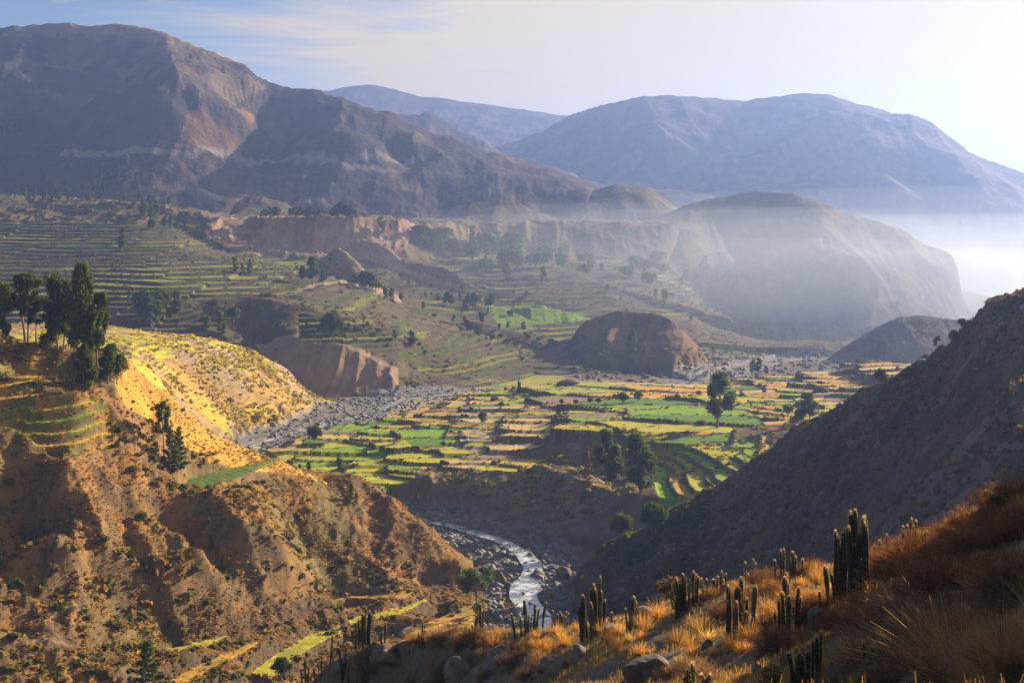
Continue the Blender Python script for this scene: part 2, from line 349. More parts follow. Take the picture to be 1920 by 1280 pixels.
LAYERS.append(('mount', M1b))
M2 = hill([(300, 190, 4600), (560, 176, 4600), (620, 170, 4600), (660, 160, 4600), (690, 158, 4600), (740, 165, 4600), (790, 178, 4580), (870, 190, 4560), (950, 202, 4540), (1000, 208, 4520), (1060, 216, 4500), (1150, 218, 4500), (1250, 230, 4500)], 1250, 80, 0.5, s=1.5, p=0.75)
LAYERS.append(('mount', M2))
M3 = hill([(900, 290, 3690), (1000, 250, 3690), (1060, 218, 3645), (1090, 206, 3600), (1130, 193, 3555), (1200, 178, 3510), (1270, 176, 3492), (1330, 182, 3474), (1390, 190, 3456), (1440, 182, 3438), (1480, 176, 3420), (1510, 173, 3420), (1550, 175, 3411), (1600, 192, 3393), (1650, 204, 3375), (1680, 216, 3366),
            (1720, 236, 3348), (1780, 268, 3321), (1850, 300, 3285), (1920, 322, 3240), (2050, 370, 3150), (2300, 440, 3060)], 1350, -150, 0.5, s=2, p=0.72)
LAYERS.append(('mount', M3))
M3b = hill([(880, 300, 3000), (1000, 330, 2900), (1100, 345, 2800), (1250, 352, 2700), (1350, 360, 2600)], 500, 10, 0.3, s=8)
LAYERS.append(('mount', M3b))

NAMES = [n for n, _ in LAYERS]
Z = LAYERS[0][1].copy(); ID = np.zeros(Z.shape, np.int16)
for k, (n, z) in enumerate(LAYERS[1:], 1):
    m = z > Z
    Z[m] = z[m]; ID[m] = k
isl = {n: np.isin(ID, [k for k, q in enumerate(NAMES) if q == n]) for n in set(NAMES)}
del LAYERS

# ---- lookups on the grid
def ray_hit(px, py, dmin=0, dmax=1e9):
    """the point of the ground seen at a photo pixel"""
    j = int(round((px - UC[0]) / 2.0)); j = min(max(j, 0), NC - 1)
    yp = HY - F * Z[:, j] / YR
    ok = np.nonzero((YR >= dmin) & (YR <= dmax) & (yp <= py))[0]
    if len(ok) == 0: return None
    i = ok[0]
    return ((px - CX) / F * YR[i], YR[i], Z[i, j])
def ground(x, y):
    x = np.asarray(x, float); y = np.asarray(y, float)
    u = CX + F * x / y
    fj = np.clip((u - UC[0]) / 2.0, 0, NC - 1.001); fi = np.clip(np.interp(y, YR, np.arange(NR)), 0, NR - 1.001)
    j = fj.astype(int); i = fi.astype(int); a = fj - j; b = fi - i
    return (Z[i, j] * (1 - a) + Z[i, j + 1] * a) * (1 - b) + (Z[i + 1, j] * (1 - a) + Z[i + 1, j + 1] * a) * b

# ---- spurs and gullies: raised or carved along polylines seen in the photo
def crease(pix, width, amp, dmin, dmax, taper=True, mask=None, pw=1.0):
    pts = []
    for p in pix:
        h = ray_hit(p[0], p[1], dmin, dmax)
        if h: pts.append(h)
    if len(pts) < 2: return
    P = np.array(pts)[:, :2]
    pad = width * 1.05
    i0, i1 = np.searchsorted(YR, [P[:, 1].min() - pad, P[:, 1].max() + pad])
    if i1 <= i0: return
    xs = X[i0:i1]; ys = Y[i0:i1]
    best = np.full(xs.shape, 1e9); bt = np.zeros(xs.shape)
    seg = np.linalg.norm(np.diff(P, axis=0), axis=1); cum = np.concatenate([[0], np.cumsum(seg)]); tot = cum[-1]
    for k in range(len(P) - 1):
        a, b = P[k], P[k + 1]; ab = b - a; l2 = max(ab @ ab, 1e-6)
        t = np.clip(((xs - a[0]) * ab[0] + (ys - a[1]) * ab[1]) / l2, 0, 1)
        d = np.hypot(xs - a[0] - t * ab[0], ys - a[1] - t * ab[1])
        m = d < best; best[m] = d[m]; bt[m] = ((cum[k] + t * seg[k]) / tot)[m]
    kx = np.clip(1 - best / width, 0, 1) ** pw
    if taper: kx = kx * np.clip(np.minimum(bt / 0.15, (1 - bt) / 0.15) * 0.8 + 0.2, 0, 1)
    if mask is not None: kx = kx * mask[i0:i1]
    Z[i0:i1] += (amp * kx)
lm = isl['left'].astype(float)
for pix, w, a in [
    ([(610, 908), (700, 965), (760, 1020), (810, 1070), (850, 1105)], 20, 6),
    ([(555, 935), (580, 985), (625, 1060), (640, 1115)], 17, -7),
    ([(412, 930), (450, 965), (510, 1050), (550, 1115)], 16, 5),
    ([(482, 935), (530, 1000), (580, 1080), (600, 1120)], 9, 3),
    ([(305, 925), (330, 965), (380, 1040), (400, 1090)], 13, -6),
    ([(265, 965), (300, 1020), (340, 1070), (400, 1120)], 12, 5),
    ([(225, 905), (235, 985), (255, 1060)], 12, -6),
    ([(90, 850), (150, 945), (190, 1040), (200, 1080)], 13, 5),
    ([(60, 1010), (100, 1040), (140, 1080)], 9, 5),
    ([(0, 850), (50, 930), (60, 1000)], 15, -7),
    ([(150, 1090), (250, 1130), (330, 1150)], 9, -3),
    ([(0, 660), (100, 690), (160, 700)], 10, -2),
]: crease(pix, w, a * 1.45, 150, 380, mask=lm)
def below_crest(lo, hi):
    up = np.arctan2(Z, Y); top = np.max(np.where(isl['mount'] & (YR[:, None] > lo) & (YR[:, None] < hi), up, -9), axis=0)
    return np.clip((top[None] - up) / 0.018, 0, 1) * isl['mount'] * (YR[:, None] > lo) * (YR[:, None] < hi)
rmk = isl['right'].astype(float)
for pix, w, a in [([(1040, 1112), (1062, 1060), (1085, 1040), (1120, 1035)], 9, 5), ([(1050, 1160), (1085, 1120), (1120, 1090)], 8, 3.5), ([(1250, 1080), (1330, 1010), (1400, 960)], 25, 2.5), ([(1500, 960), (1600, 880), (1700, 800)], 25, 3), ([(1600, 1000), (1720, 900), (1800, 800)], 18, -3)]: crease(pix, w, a, 260, 380, mask=rmk)
kn = isl['hill'].astype(float)
for pix, w, a in [([(1185, 590), (1175, 630), (1165, 672)], 14, -5), ([(1130, 592), (1120, 630), (1100, 660)], 14, -4), ([(1150, 585), (1148, 620), (1135, 655)], 10, 3)]: crease(pix, w, a, 740, 930, mask=kn)
mm = below_crest(1480, 2480); mm3 = below_crest(2480, 4700)
for pix, w, a in [
    ([(300, 52), (312, 140), (335, 212), (318, 278)], 150, 50),
    ([(560, 190), (490, 240), (440, 300)], 140, -55),
    ([(350, 190), (400, 210), (450, 250), (470, 280)], 60, 18),
    ([(640, 190), (640, 250), (620, 320)], 140, 40),
    ([(700, 225), (760, 290), (800, 320)], 70, -22),
    ([(760, 245), (820, 290), (860, 320)], 60, 18),
    ([(800, 250), (860, 300), (900, 325)], 45, -16),
    ([(100, 60), (120, 160), (140, 260)], 160, -30),
    ([(0, 100), (60, 200), (60, 280)], 120, 25),
]: crease(pix, w, a, 1500, 2450, mask=mm)
for pix, w, a in [
    ([(1510, 170), (1555, 235), (1590, 290), (1650, 350), (1700, 430)], 420, 95),
    ([(1450, 190), (1430, 280), (1450, 360)], 350, -70),
    ([(1200, 185), (1230, 260), (1290, 310)], 300, 60),
    ([(1600, 190), (1680, 280), (1760, 370), (1800, 440)], 240, -60),
    ([(1700, 235), (1790, 320), (1860, 390)], 200, 45),
    ([(1120, 200), (1140, 280), (1180, 330)], 220, -50),
    ([(1240, 250), (1200, 285), (1260, 320)], 120, 35),
]: crease(pix, w, a, 2300, 4000, mask=mm3)
dm = isl['dome'].astype(float)
for pix, w, a in [
    ([(1455, 362), (1480, 385), (1530, 420), (1580, 470), (1630, 540)], 70, 20),
    ([(1490, 435), (1520, 460), (1570, 500), (1600, 560)], 40, 13),
    ([(1520, 515), (1550, 540), (1580, 570)], 30, 9),
    ([(1430, 380), (1450, 440), (1500, 520)], 70, -18),
    ([(1660, 425), (1710, 470), (1760, 520)], 35, 9),
    ([(1560, 400), (1620, 460), (1680, 540)], 50, -14),
    ([(1330, 380), (1330, 430), (1360, 480)], 60, -10),
]: crease(pix, w, a * 0.9, 1200, 1650, mask=dm)

# ---- river course (photo pixel and water level)
RV = [(1040, 1240, -99.2), (1008, 1165, -98.8), (978, 1115, -98.6), (1002, 1065, -98.4), (985, 1040, -98.2), (945, 1015, -98.0), (860, 988, -97.6), (765, 968, -97.2), (700, 996, -97), (640, 1000, -96.7), (560, 992, -96.2), (505, 945, -95.7), (472, 868, -95.1), (482, 832, -94.6), (560, 810, -94.2), (640, 790, -93.5),
      (700, 775, -93), (732, 760, -92.6), (760, 750, -92.2), (830, 740, -91.9), (900, 735, -91.6), (1000, 731, -91.3), (1100, 727, -91.1), (1200, 721, -91), (1260, 714, -90.8), (1340, 694, -90.5), (1430, 671, -90.2), (1540, 650, -90)]
RP = []
for px, py, z in RV:
    d = -z * F / (py - HY); RP.append(((px - CX) / F * d, d, z))
RP = np.array(RP)
def resample(P, step):
    s = np.concatenate([[0], np.cumsum(np.linalg.norm(np.diff(P[:, :2], axis=0), axis=1))])
    t = np.arange(0, s[-1], step)
    Q = np.stack([np.interp(t, s, P[:, k]) for k in range(P.shape[1])], 1)
    return Q
RQ = resample(RP, 3.0)
for _ in range(2): RQ[1:-1] = (RQ[:-2] + 2 * RQ[1:-1] + RQ[2:]) / 4
RW = np.interp(RQ[:, 1], [280, 310, 340, 380, 450, 560, 640, 700, 900], [8.5, 8.0, 6.8, 3.0, 1.4, 4.0, 5.5, 5, 6]) * (0.6 + 0.8 * vnoise(np.arange(len(RQ)) * 0.35, 0 * RQ[:, 0] + 3.3, 5))     # water width
BW = np.interp(RQ[:, 1], [280, 330, 400, 450, 520, 560, 600, 640, 680, 730, 900], [12, 14, 20, 16, 14, 18, 30, 42, 34, 22, 20])       # gravel bed half width
BW = BW * np.where((RQ[:, 0] < -40) & (RQ[:, 1] < 520), 0.5, 1.0)
i0, i1 = np.searchsorted(YR, [270, 960])
xs, ys = X[i0:i1], Y[i0:i1]
RDIST = np.full(xs.shape, 1e9); RLEV = np.zeros(xs.shape); RWID = np.zeros(xs.shape); RBED = np.zeros(xs.shape)
for k in range(len(RQ)):
    q = RQ[k]; a, b = np.searchsorted(ys[:, 0], [q[1] - 50, q[1] + 50])
    if b <= a: continue
    d = np.hypot(xs[a:b] - q[0], ys[a:b] - q[1]); m = d < RDIST[a:b]
    RDIST[a:b][m] = d[m]; RLEV[a:b][m] = q[2]; RWID[a:b][m] = RW[k]; RBED[a:b][m] = BW[k]
i0r, i1r = i0, i1
zz = Z[i0:i1]
bedn = fbm(xs * 0.12, ys * 0.12, 31, 3)
chan = RWID * 0.5 + 0.4 + 1.6 * bedn + 1.2 * fbm(xs * 0.35, ys * 0.35, 33, 2)
zc = np.where(RDIST < chan, RLEV - 1.3, RLEV + 0.35 + 0.25 * bedn + np.clip(RDIST - chan, 0, 60) * 0.035)
k = sstep(1.0, 0.72, RDIST / np.maximum(RBED + 6 * bedn, 1))
lim = zz * (1 - k) + np.minimum(zz, zc) * k
Z[i0:i1] = np.where(RDIST < chan + 1.5, np.minimum(zz, zc), lim)
BED = np.zeros(Z.shape, np.float32); BED[i0:i1] = k * (Z[i0:i1] < RLEV + 3.5)

# ---- projected rows and land-cover masks
YP = HY - F * Z / Y
def region(poly, d0, d1):
    i0, i1 = np.searchsorted(YR, [d0, d1])
    m = np.zeros(Z.shape, bool); m[i0:i1] = in_poly(U[i0:i1], YP[i0:i1], poly); return m
def soft(m, n=2):
    m = m.astype(np.float32)
    for _ in range(n):
        m[1:-1] = (m[:-2] + m[1:-1] + m[2:]) / 3; m[:, 1:-1] = (m[:, :-2] + m[:, 1:-1] + m[:, 2:]) / 3
    return m

# terraces: quantise the height along wandering contours
RISER = np.zeros(Z.shape, np.float32); TERR = np.zeros(Z.shape, np.float32); TID = np.zeros(Z.shape, np.float32)
def terrace(mask, step, riser=0.34, wander=0.5, seed=3, freq=0.02, flat=0.10):
    ii = np.nonzero(mask.any(1))[0]
    if len(ii) == 0: return
    a, b = ii[0], ii[-1] + 1
    mk = soft(mask[a:b], 2); z = Z[a:b]
    f = z / step + wander * fbm(X[a:b] * freq, Y[a:b] * freq, seed, 3) + 0.35 * (vnoise(X[a:b] * freq * 1.3, Y[a:b] * freq * 0.6, seed + 9) > 0.5)
    kf = np.floor(f); r = f - kf
    rp = flat * r + (1 - flat) * sstep(1 - riser, 1.0, r)
    Z[a:b] = z + step * (rp - r) * mk
    RISER[a:b] = np.maximum(RISER[a:b], mk * sstep(1 - riser - 0.05, 1 - riser * 0.8, r))
    TERR[a:b] = np.maximum(TERR[a:b], mk)
    cell = _h(kf.astype(np.int64), np.floor((X[a:b] + 17 * np.sin(kf * 2.1)) / (60 * step)).astype(np.int64), seed)
    TID[a:b] = np.where(mk > 0.3, cell, TID[a:b])
terrace(region([(-420, 410), (330, 420), (430, 470), (700, 500), (740, 540), (700, 575), (580, 580), (430, 568), (250, 560), (-420, 575)], 800, 1250), 2.7, riser=0.24, seed=3)
terrace(region([(-420, 575), (250, 560), (330, 600), (430, 640), (360, 650), (-420, 650)], 690, 870), 2.4, riser=0.2, seed=5)
terrace(region([(560, 585), (760, 600), (800, 660), (690, 652), (560, 640)], 715, 940), 2.6, riser=0.2, seed=6)
terrace(isl['slope'] & region([(760, 620), (1330, 600), (1340, 690), (900, 705), (740, 690)], 735, 1000), 2.2, riser=0.2, seed=8)
terrace(region([(900, 430), (1330, 470), (1560, 600), (1300, 600), (760, 560)], 1000, 1330), 3.0, riser=0.2, wander=1.0, seed=11)
terrace(region([(-420, 690), (120, 690), (200, 770), (240, 830), (100, 865), (30, 800), (-420, 800)], 270, 320), 2.5, riser=0.5, seed=13, freq=0.05)
STRIPS = []; LEV = np.zeros(Z.shape, np.float32)
def level(poly, c, d0=225, d1=340, q=55, lim=1.8):
    m = region(poly, d0, d1)
    if not m.any(): return
    k = soft(m, 1); zq = np.percentile(Z[m], q); k = k * sstep(lim * 1.7, lim, zq - Z); Z[:] = Z * (1 - k) + (zq + (Z - zq) * 0.08) * k; STRIPS.append((k, c)); LEV[:] = np.maximum(LEV, k)
YP = HY - F * Z / Y
for poly, c in [
    ([(585, 1130), (700, 1117), (785, 1110), (795, 1116), (700, 1134), (600, 1143)], 'gold'),
    ([(640, 1156), (730, 1140), (825, 1127), (840, 1132), (745, 1152), (660, 1166)], 'lime'),
    ([(690, 1192), (770, 1167), (865, 1143), (895, 1150), (885, 1198), (720, 1205)], 'gold'),
    ([(440, 1262), (520, 1215), (600, 1178), (650, 1172), (640, 1195), (560, 1240), (500, 1275)], 'lime'),
    ([(290, 1222), (420, 1194), (440, 1200), (320, 1232)], 'lime'),
    ([(300, 1262), (400, 1236), (480, 1216), (505, 1222), (430, 1250), (330, 1285)], 'gold'),
    ([(200, 1285), (290, 1255), (300, 1262), (260, 1300)], 'tan')]: level(poly, c)
level([(322, 908), (350, 874), (400, 869), (480, 877), (560, 884), (556, 897), (470, 902), (345, 912)], 'crop', 306, 362, 45, 2.5)
terrace(region([(230, 640), (460, 650), (430, 740), (600, 770), (450, 800), (330, 730)], 440, 680), 1.6, riser=0.5, wander=1.2, seed=18, freq=0.04)
terrace(region([(-420, 280), (60, 270), (130, 320), (110, 370), (-420, 380)], 1600, 1800), 7.0, seed=19, freq=0.006)
terrace(region([(390, 160), (480, 160), (560, 190), (420, 205), (400, 200)], 1700, 2400), 9.0, seed=20, freq=0.006, riser=0.6)

PT = isl['plateau'] & region([(1215, 850), (1300, 830), (1440, 800), (1450, 880), (1380, 960), (1240, 950), (1225, 900)], 372, 440)
terrace(PT, 1.7, riser=0.15, wander=0.5, seed=21, freq=0.03)
# field patchwork on the plateau: warped cells, each levelled
pm = (isl['plateau'] & (YR[:, None] > 405) & (YR[:, None] < 690)) & (BED < 0.3)
gul = region([(1000, 868), (1050, 850), (1100, 822), (1190, 826), (1235, 848), (1240, 900), (1180, 930), (1060, 890)], 395, 470)
scr = region([(690, 935), (800, 884), (1000, 878), (1180, 900), (1250, 990), (700, 1000)], 395, 442)
rock = region([(850, 775), (930, 770), (975, 860), (880, 875), (830, 830)], 440, 600)
pm &= ~gul & ~scr & ~PT & ~((U > 1375) & (YR[:, None] < 462))
ii = np.nonzero(pm.any(1))[0]; a, b = ii[0], ii[-1] + 1
sub = pm[a:b]; xs, ys = X[a:b][sub], Y[a:b][sub]
wx = xs + 7 * fbm(xs * 0.03, ys * 0.03, 41, 3); wy = ys + 7 * fbm(xs * 0.025, ys * 0.025, 47, 3) + 0.10 * xs
CWX, CWY = 46.0, 22.0
rk = rock[a:b][sub]
def cells(cwx, cwy, seed):
    gx = wx / cwx; gy = wy / cwy; cx = np.floor(gx).astype(np.int64); cyy = np.floor(gy).astype(np.int64)
    f1 = np.full(xs.shape, 9e9); f2 = np.full(xs.shape, 9e9); cid = np.zeros(xs.shape, np.int64)
    for dx in (-1, 0, 1):
        for dy in (-1, 0, 1):
            ix, iy = cx + dx, cyy + dy
            px = ix + 0.5 + 0.8 * (_h(ix, iy, seed) - 0.5); py = iy + 0.5 + 0.7 * (_h(ix, iy, seed + 1) - 0.5)
            d = np.maximum(np.abs(gx - px) * 0.9, np.abs(gy - py)) * 0.6 + 0.4 * np.hypot(gx - px, gy - py)
            m = d < f1
            f2 = np.where(m, f1, np.minimum(f2, d)); cid = np.where(m, (ix + 500) * 4000 + iy + 1000, cid); f1 = np.where(m, d, f1)
    return cid, f2 - f1
c1, e1 = cells(CWX, CWY, 71); c2, e2 = cells(21.0, 9.0, 73)
cid = np.where(rk, c2 + 10 ** 8, c1); edge = np.where(rk, e2, e1)
def cell_range(cid):
    uq, inv = np.unique(cid, return_inverse=True); zi = Z[a:b][sub]
    zmean = np.bincount(inv, weights=zi) / np.bincount(inv)
    zmin = np.full(len(uq), 1e9); np.minimum.at(zmin, inv, zi); zmax = np.full(len(uq), -1e9); np.maximum.at(zmax, inv, zi)
    return uq, inv, zmean, zmax - zmin
uq, inv, zmean, zr = cell_range(cid)
steep = (zr > 4.5)[inv] & ~rk
cid = np.where(steep, c2 + 10 ** 8, cid); edge = np.where(steep, e2, edge)       # smaller plots where the ground falls away
uq, inv, zmean, zr = cell_range(cid)
flatc = zr < 6.5
rnd = _h(uq, uq * 0 + 3, 5)
zl = zmean + (rnd - 0.5) * 1.1
zi = Z[a:b][sub]
wgt = np.where(flatc[inv], 0.88, 0.15)
znew = zi * (1 - wgt) + zl[inv] * wgt + np.where(edge < 0.03, 0.5, 0.0)
Zs = Z[a:b]; Zs[sub] = znew
FID = np.full(Z.shape, -1.0, np.float32); FE = np.zeros(Z.shape, np.float32)
t = FID[a:b]; t[sub] = np.where(flatc[inv], _h(uq, uq * 0 + 8, 15)[inv], -1); t = FE[a:b]; t[sub] = edge

# ---- roughness
def addn(mask, amp, freq, seed, octv=5, ridged=False, sx=1.0, gain=0.5):
    ii = np.nonzero(mask.any(1))[0]
    if len(ii) == 0: return
    a, b = ii[0], ii[-1] + 1
    n = fbm(X[a:b] * freq * sx, Y[a:b] * freq, seed, octv, gain, ridged)
    if ridged: n = n - n[mask[a:b] > 0].mean()
    Z[a:b] += amp * n * mask[a:b]
calm = (1 - 0.9 * TERR) * (1 - 0.9 * LEV) * (1 - 0.95 * (FID >= 0)) * (1 - BED)
addn(isl['left'] * calm, 2.6, 0.045, 101, 5, ridged=True)
addn(isl['left'] * calm, 0.8, 0.22, 102, 4)
addn(isl['right'] * calm, 2.2, 0.05, 103, 5, ridged=True)
addn(isl['right'] * calm, 1.0, 0.2, 104, 4)
addn((isl['plateau'] & (FID < 0)) * calm, 1.5, 0.06, 105, 4)
addn(scr * calm, 2.5, 0.05, 106, 4, ridged=True)
addn(isl['bench'] * calm, 2.2, 0.035, 107, 5)
addn(isl['slope'] * calm, 4.0, 0.018, 108, 6)
addn(isl['slope'] * calm * (1 - sstep(1150, 1000, Y)), 5.0, 0.03, 109, 4, ridged=True)
addn(isl['hill'] * calm, 4.0, 0.018, 110, 6)
addn(isl['dome'] * 1.0, 4.0, 0.010, 111, 6, ridged=True)
m1 = isl['mount'] & (Y < 2700)
addn(m1 * (1 - TERR) * (0.3 + 0.7 * mm), 10.0, 0.0042, 112, 7, ridged=True)
addn(m1 * (1 - TERR), 7.0, 0.02, 113, 5)
m2 = isl['mount'] & (Y >= 2700)
addn(m2 * (0.25 + 0.75 * mm3), 26.0, 0.0022, 114, 8, ridged=True)
addn(m2 * (0.4 + 0.6 * mm3), 9.0, 0.012, 115, 5)
def gully(mask, amp, fx, fy, seed, octv=4, wob=0.0):
    ii = np.nonzero(mask.any(1))[0]; a, b = ii[0], ii[-1] + 1; xs, ys = X[a:b], Y[a:b]
    xs2 = xs + wob * fbm(ys * fx * 0.7, xs * fx * 0.7, seed + 5, 2)
    n = fbm(xs2 * fx, ys * fy, seed, octv, 0.55, True); n = n - n[mask[a:b] > 0].mean()
    Z[a:b] += amp * n * mask[a:b]
gully(m1 * (1 - TERR) * (0.15 + 0.85 * mm), 8.0, 0.011, 0.0032, 131, 5, 30)
gully(m2 * (0.1 + 0.9 * mm3), 17.0, 0.0048, 0.0014, 132, 6, 60)
gully(isl['dome'] * 1.0, 3.5, 0.022, 0.006, 133, 5, 15)
gully(isl['hill'] * calm, 2.6, 0.03, 0.012, 134, 4, 8)
gully(isl['slope'] * calm * sstep(0.35, 0.7, np.hypot(np.gradient(Z, axis=0) / np.gradient(Y, axis=0), np.gradient(Z, axis=1) / (2.0 / F * Y))), 3.5, 0.04, 0.012, 135, 4, 6)
gully(isl['right'] * calm, 2.6, 0.03, 0.09, 136, 5, 6)
gully(isl['left'] * calm, 1.2, 0.10, 0.05, 137, 4, 4)
YP = HY - F * Z / Y

# ---- albedo of the ground (surface colour, plus painted sun on the mountain and shade on far risers)
C = {k: np.array(v, np.float32) for k, v in dict(
    orange=(.31, .165, .05), gold=(.52, .31, .055), brown=(.14, .095, .055), olive=(.11, .115, .04), green=(.11, .21, .025), bright=(.19, .34, .02), lime=(.42, .40, .035),
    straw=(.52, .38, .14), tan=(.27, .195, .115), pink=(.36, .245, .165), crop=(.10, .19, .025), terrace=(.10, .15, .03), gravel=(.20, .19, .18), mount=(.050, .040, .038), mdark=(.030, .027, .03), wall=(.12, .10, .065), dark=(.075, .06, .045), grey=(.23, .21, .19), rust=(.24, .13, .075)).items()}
ALB = np.zeros((NR, NC, 3), np.float32)
def paint(mask, c, k=1.0):
    global ALB
    m = (np.asarray(mask, np.float32) * k)
    ii = np.nonzero(m.any(1))[0]
    if len(ii) == 0: return
    a, b = ii[0], ii[-1] + 1
    mm = m[a:b, :, None]
    ALB[a:b] = ALB[a:b] * (1 - mm) + C[c] * mm
# slope of the ground in world units
dZy = np.gradient(Z, axis=0) / np.gradient(Y, axis=0)
dZu = np.gradient(Z, axis=1) / (2.0 / F * Y)
SL = np.hypot(dZy, dZu)
def nz(freq, seed, lo=-0.2, hi=0.3, octv=4): return sstep(lo, hi, fbm(X * freq, Y * freq, seed, octv))
ALB[:] = C['tan']
N1 = nz(0.05, 201); N2 = nz(0.15, 202, -0.1, 0.25); N3 = nz(0.012, 203)
paint(isl['base'], 'brown'); paint(isl['base'] * N2, 'olive', 0.6)
paint(isl['left'], 'brown'); paint(isl['left'] * N2, 'orange', 0.6); paint(isl['left'] * nz(0.04, 205, 0.0, 0.35), 'olive', 0.6); paint(isl['left'] * (SL > 1.0), 'tan', 0.2)
paint(isl['left'] * region([(215, 640), (280, 690), (420, 790), (540, 870), (640, 915), (560, 890), (450, 880), (380, 860), (300, 800), (235, 760), (215, 720)], 300, 380), 'gold'); paint(isl['left'] * (Y > 300) * nz(0.12, 206, 0.0, 0.35), 'orange', 0.55)
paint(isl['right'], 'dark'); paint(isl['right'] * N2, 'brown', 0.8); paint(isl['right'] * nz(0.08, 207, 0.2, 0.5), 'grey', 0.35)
paint(isl['plateau'], 'brown'); paint(isl['plateau'] * N2, 'olive', 0.8); paint(isl['plateau'] * nz(0.09, 208, 0.15, 0.4), 'grey', 0.5)
paint(scr, 'tan', 0.6); paint(scr * N2, 'olive', 0.6); paint((scr | gul) * (SL > 0.7), 'pink', 0.6)
paint(isl['bench'], 'tan'); paint(isl['bench'] * N1, 'orange', 0.7); paint(isl['bench'] * nz(0.06, 209, -0.2, 0.15), 'lime', 0.8); paint(isl['bench'] * nz(0.02, 204, 0.1, 0.3), 'gold', 0.5)
paint(isl['slope'], 'brown'); paint(isl['slope'] * N1, 'olive', 0.8); paint(isl['slope'] * nz(0.02, 210, 0.1, 0.4), 'tan', 0.3); paint(isl['slope'] * (Y < 1000) * nz(0.03, 211, -0.2, 0.2), 'wall', 0.6)
paint(isl['hill'], 'mount'); paint(isl['hill'] * N3, 'brown', 0.6); paint(isl['hill'] * nz(0.06, 212, -0.1, 0.25), 'olive', 0.7)
paint(isl['dome'], 'mount'); paint(isl['dome'] * nz(0.01, 213), 'tan', 0.25); paint(isl['dome'] * nz(0.03, 214, 0, 0.3), 'olive', 0.4)
paint(isl['mount'], 'mount'); paint(isl['mount'] * nz(0.006, 215), 'mdark', 0.7); paint(isl['mount'] * nz(0.02, 216, 0.05, 0.35), 'tan', 0.22); paint(isl['mount'] * nz(0.004, 217, 0.1, 0.4), 'rust', 0.3)
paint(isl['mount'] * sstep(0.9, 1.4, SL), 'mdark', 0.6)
cliff = isl['slope'] * region([(390, 395), (640, 405), (780, 412), (760, 470), (700, 480), (640, 500), (560, 490), (450, 475), (400, 440)], 1090, 1260)
paint(cliff, 'pink', 0.95); paint(cliff * nz(0.04, 219, 0.05, 0.3), 'rust', 0.7)
paint(isl['hill'] * region([(570, 450), (730, 450), (760, 500), (940, 560), (900, 600), (720, 560), (560, 510)], 940, 1170), 'pink', 0.7)
paint(region([(1080, 575), (1260, 575), (1345, 685), (1200, 680), (1080, 620)], 770, 900), 'orange', 0.35)
pk = region([(470, 640), (560, 625), (650, 640), (748, 690), (745, 740), (570, 745), (520, 690)], 670, 735)
paint(pk, 'pink', 0.95); paint(pk * nz(0.03, 220, 0.0, 0.3), 'tan', 0.6)
paint(region([(515, 700), (560, 705), (600, 740), (600, 752), (545, 745)], 590, 700), 'pink', 0.9)
paint(region([(0, 66), (60, 36), (320, 46), (480, 125), (420, 118), (330, 84), (200, 66)], 1850, 2250), 'tan', 0.5); paint(region([(312, 70), (420, 108), (500, 165), (430, 205), (345, 170)], 1650, 2250) * nz(0.01, 218, -0.2, 0.2), 'tan', 0.4); paint(region([(330, 275), (350, 215), (400, 190), (480, 215), (450, 290)], 1550, 2100) * nz(0.02, 221, -0.2, 0.2), 'rust', 0.5)  # sunlight on the crest, flank and spurs painted into the albedo
# grass floors of the shelf and river flats
shelf = isl['slope'] & (SL < 0.10) & (Y > 1230) & (Y < 1700)
paint(soft(shelf, 1) * (N3 > 0.3), 'green', 0.75); paint(soft(shelf, 1) * (N3 <= 0.3), 'tan', 0.7)
vm = isl['slope'] & (U > 760) & (Y > 720) & (Y < 1340)
paint(vm * (SL < 0.16) * nz(0.012, 222, 0.0, 0.15), 'lime', 0.5); paint(vm * (SL < 0.16) * nz(0.02, 223, 0.0, 0.2), 'terrace', 0.8)
paint(region([(900, 560), (1080, 565), (1110, 600), (940, 615)], 930, 1030), 'bright', 0.7)
flat = isl['base'] & (SL < 0.2) & (Y > 700)
paint(flat * nz(0.012, 224), 'lime', 0.6); paint(flat * nz(0.02, 225, 0.1, 0.2), 'green', 0.7)
scp = isl['slope'] * region([(1060, 415), (1340, 415), (1560, 620), (1300, 620), (1080, 480)], 1200, 2000) * (SL > 0.2); paint(scp, 'mount', 0.8)
# terraces: grassy treads, stony and bushy risers, the far ones darkened to read as shaded
tread = TERR * (1 - RISER)
sl5 = isl['slope'] & (U < 1000)
paint(tread * sl5, 'terrace', 0.9); paint(tread * sl5 * (TID > 0.72), 'lime', 0.5); paint(tread * sl5 * (TID < 0.3), 'brown', 0.8); paint(RISER * sl5, 'dark', 0.85); paint(RISER * sl5 * N2, 'olive', 0.7)
paint(region([(-420, 575), (250, 560), (330, 600), (430, 640), (360, 650), (-420, 650)], 690, 870) * tread, 'tan', 0.4)
paint(tread * isl['left'], 'lime', 0.6); paint(tread * isl['left'] * (TID > 0.6), 'gold', 0.8); paint(tread * isl['left'] * (TID < 0.25), 'green', 0.8); paint(RISER * isl['left'] * N2, 'orange', 0.7); paint(RISER * isl['left'] * (1 - N2), 'olive', 0.8)
paint(tread * isl['bench'], 'tan', 0.5)
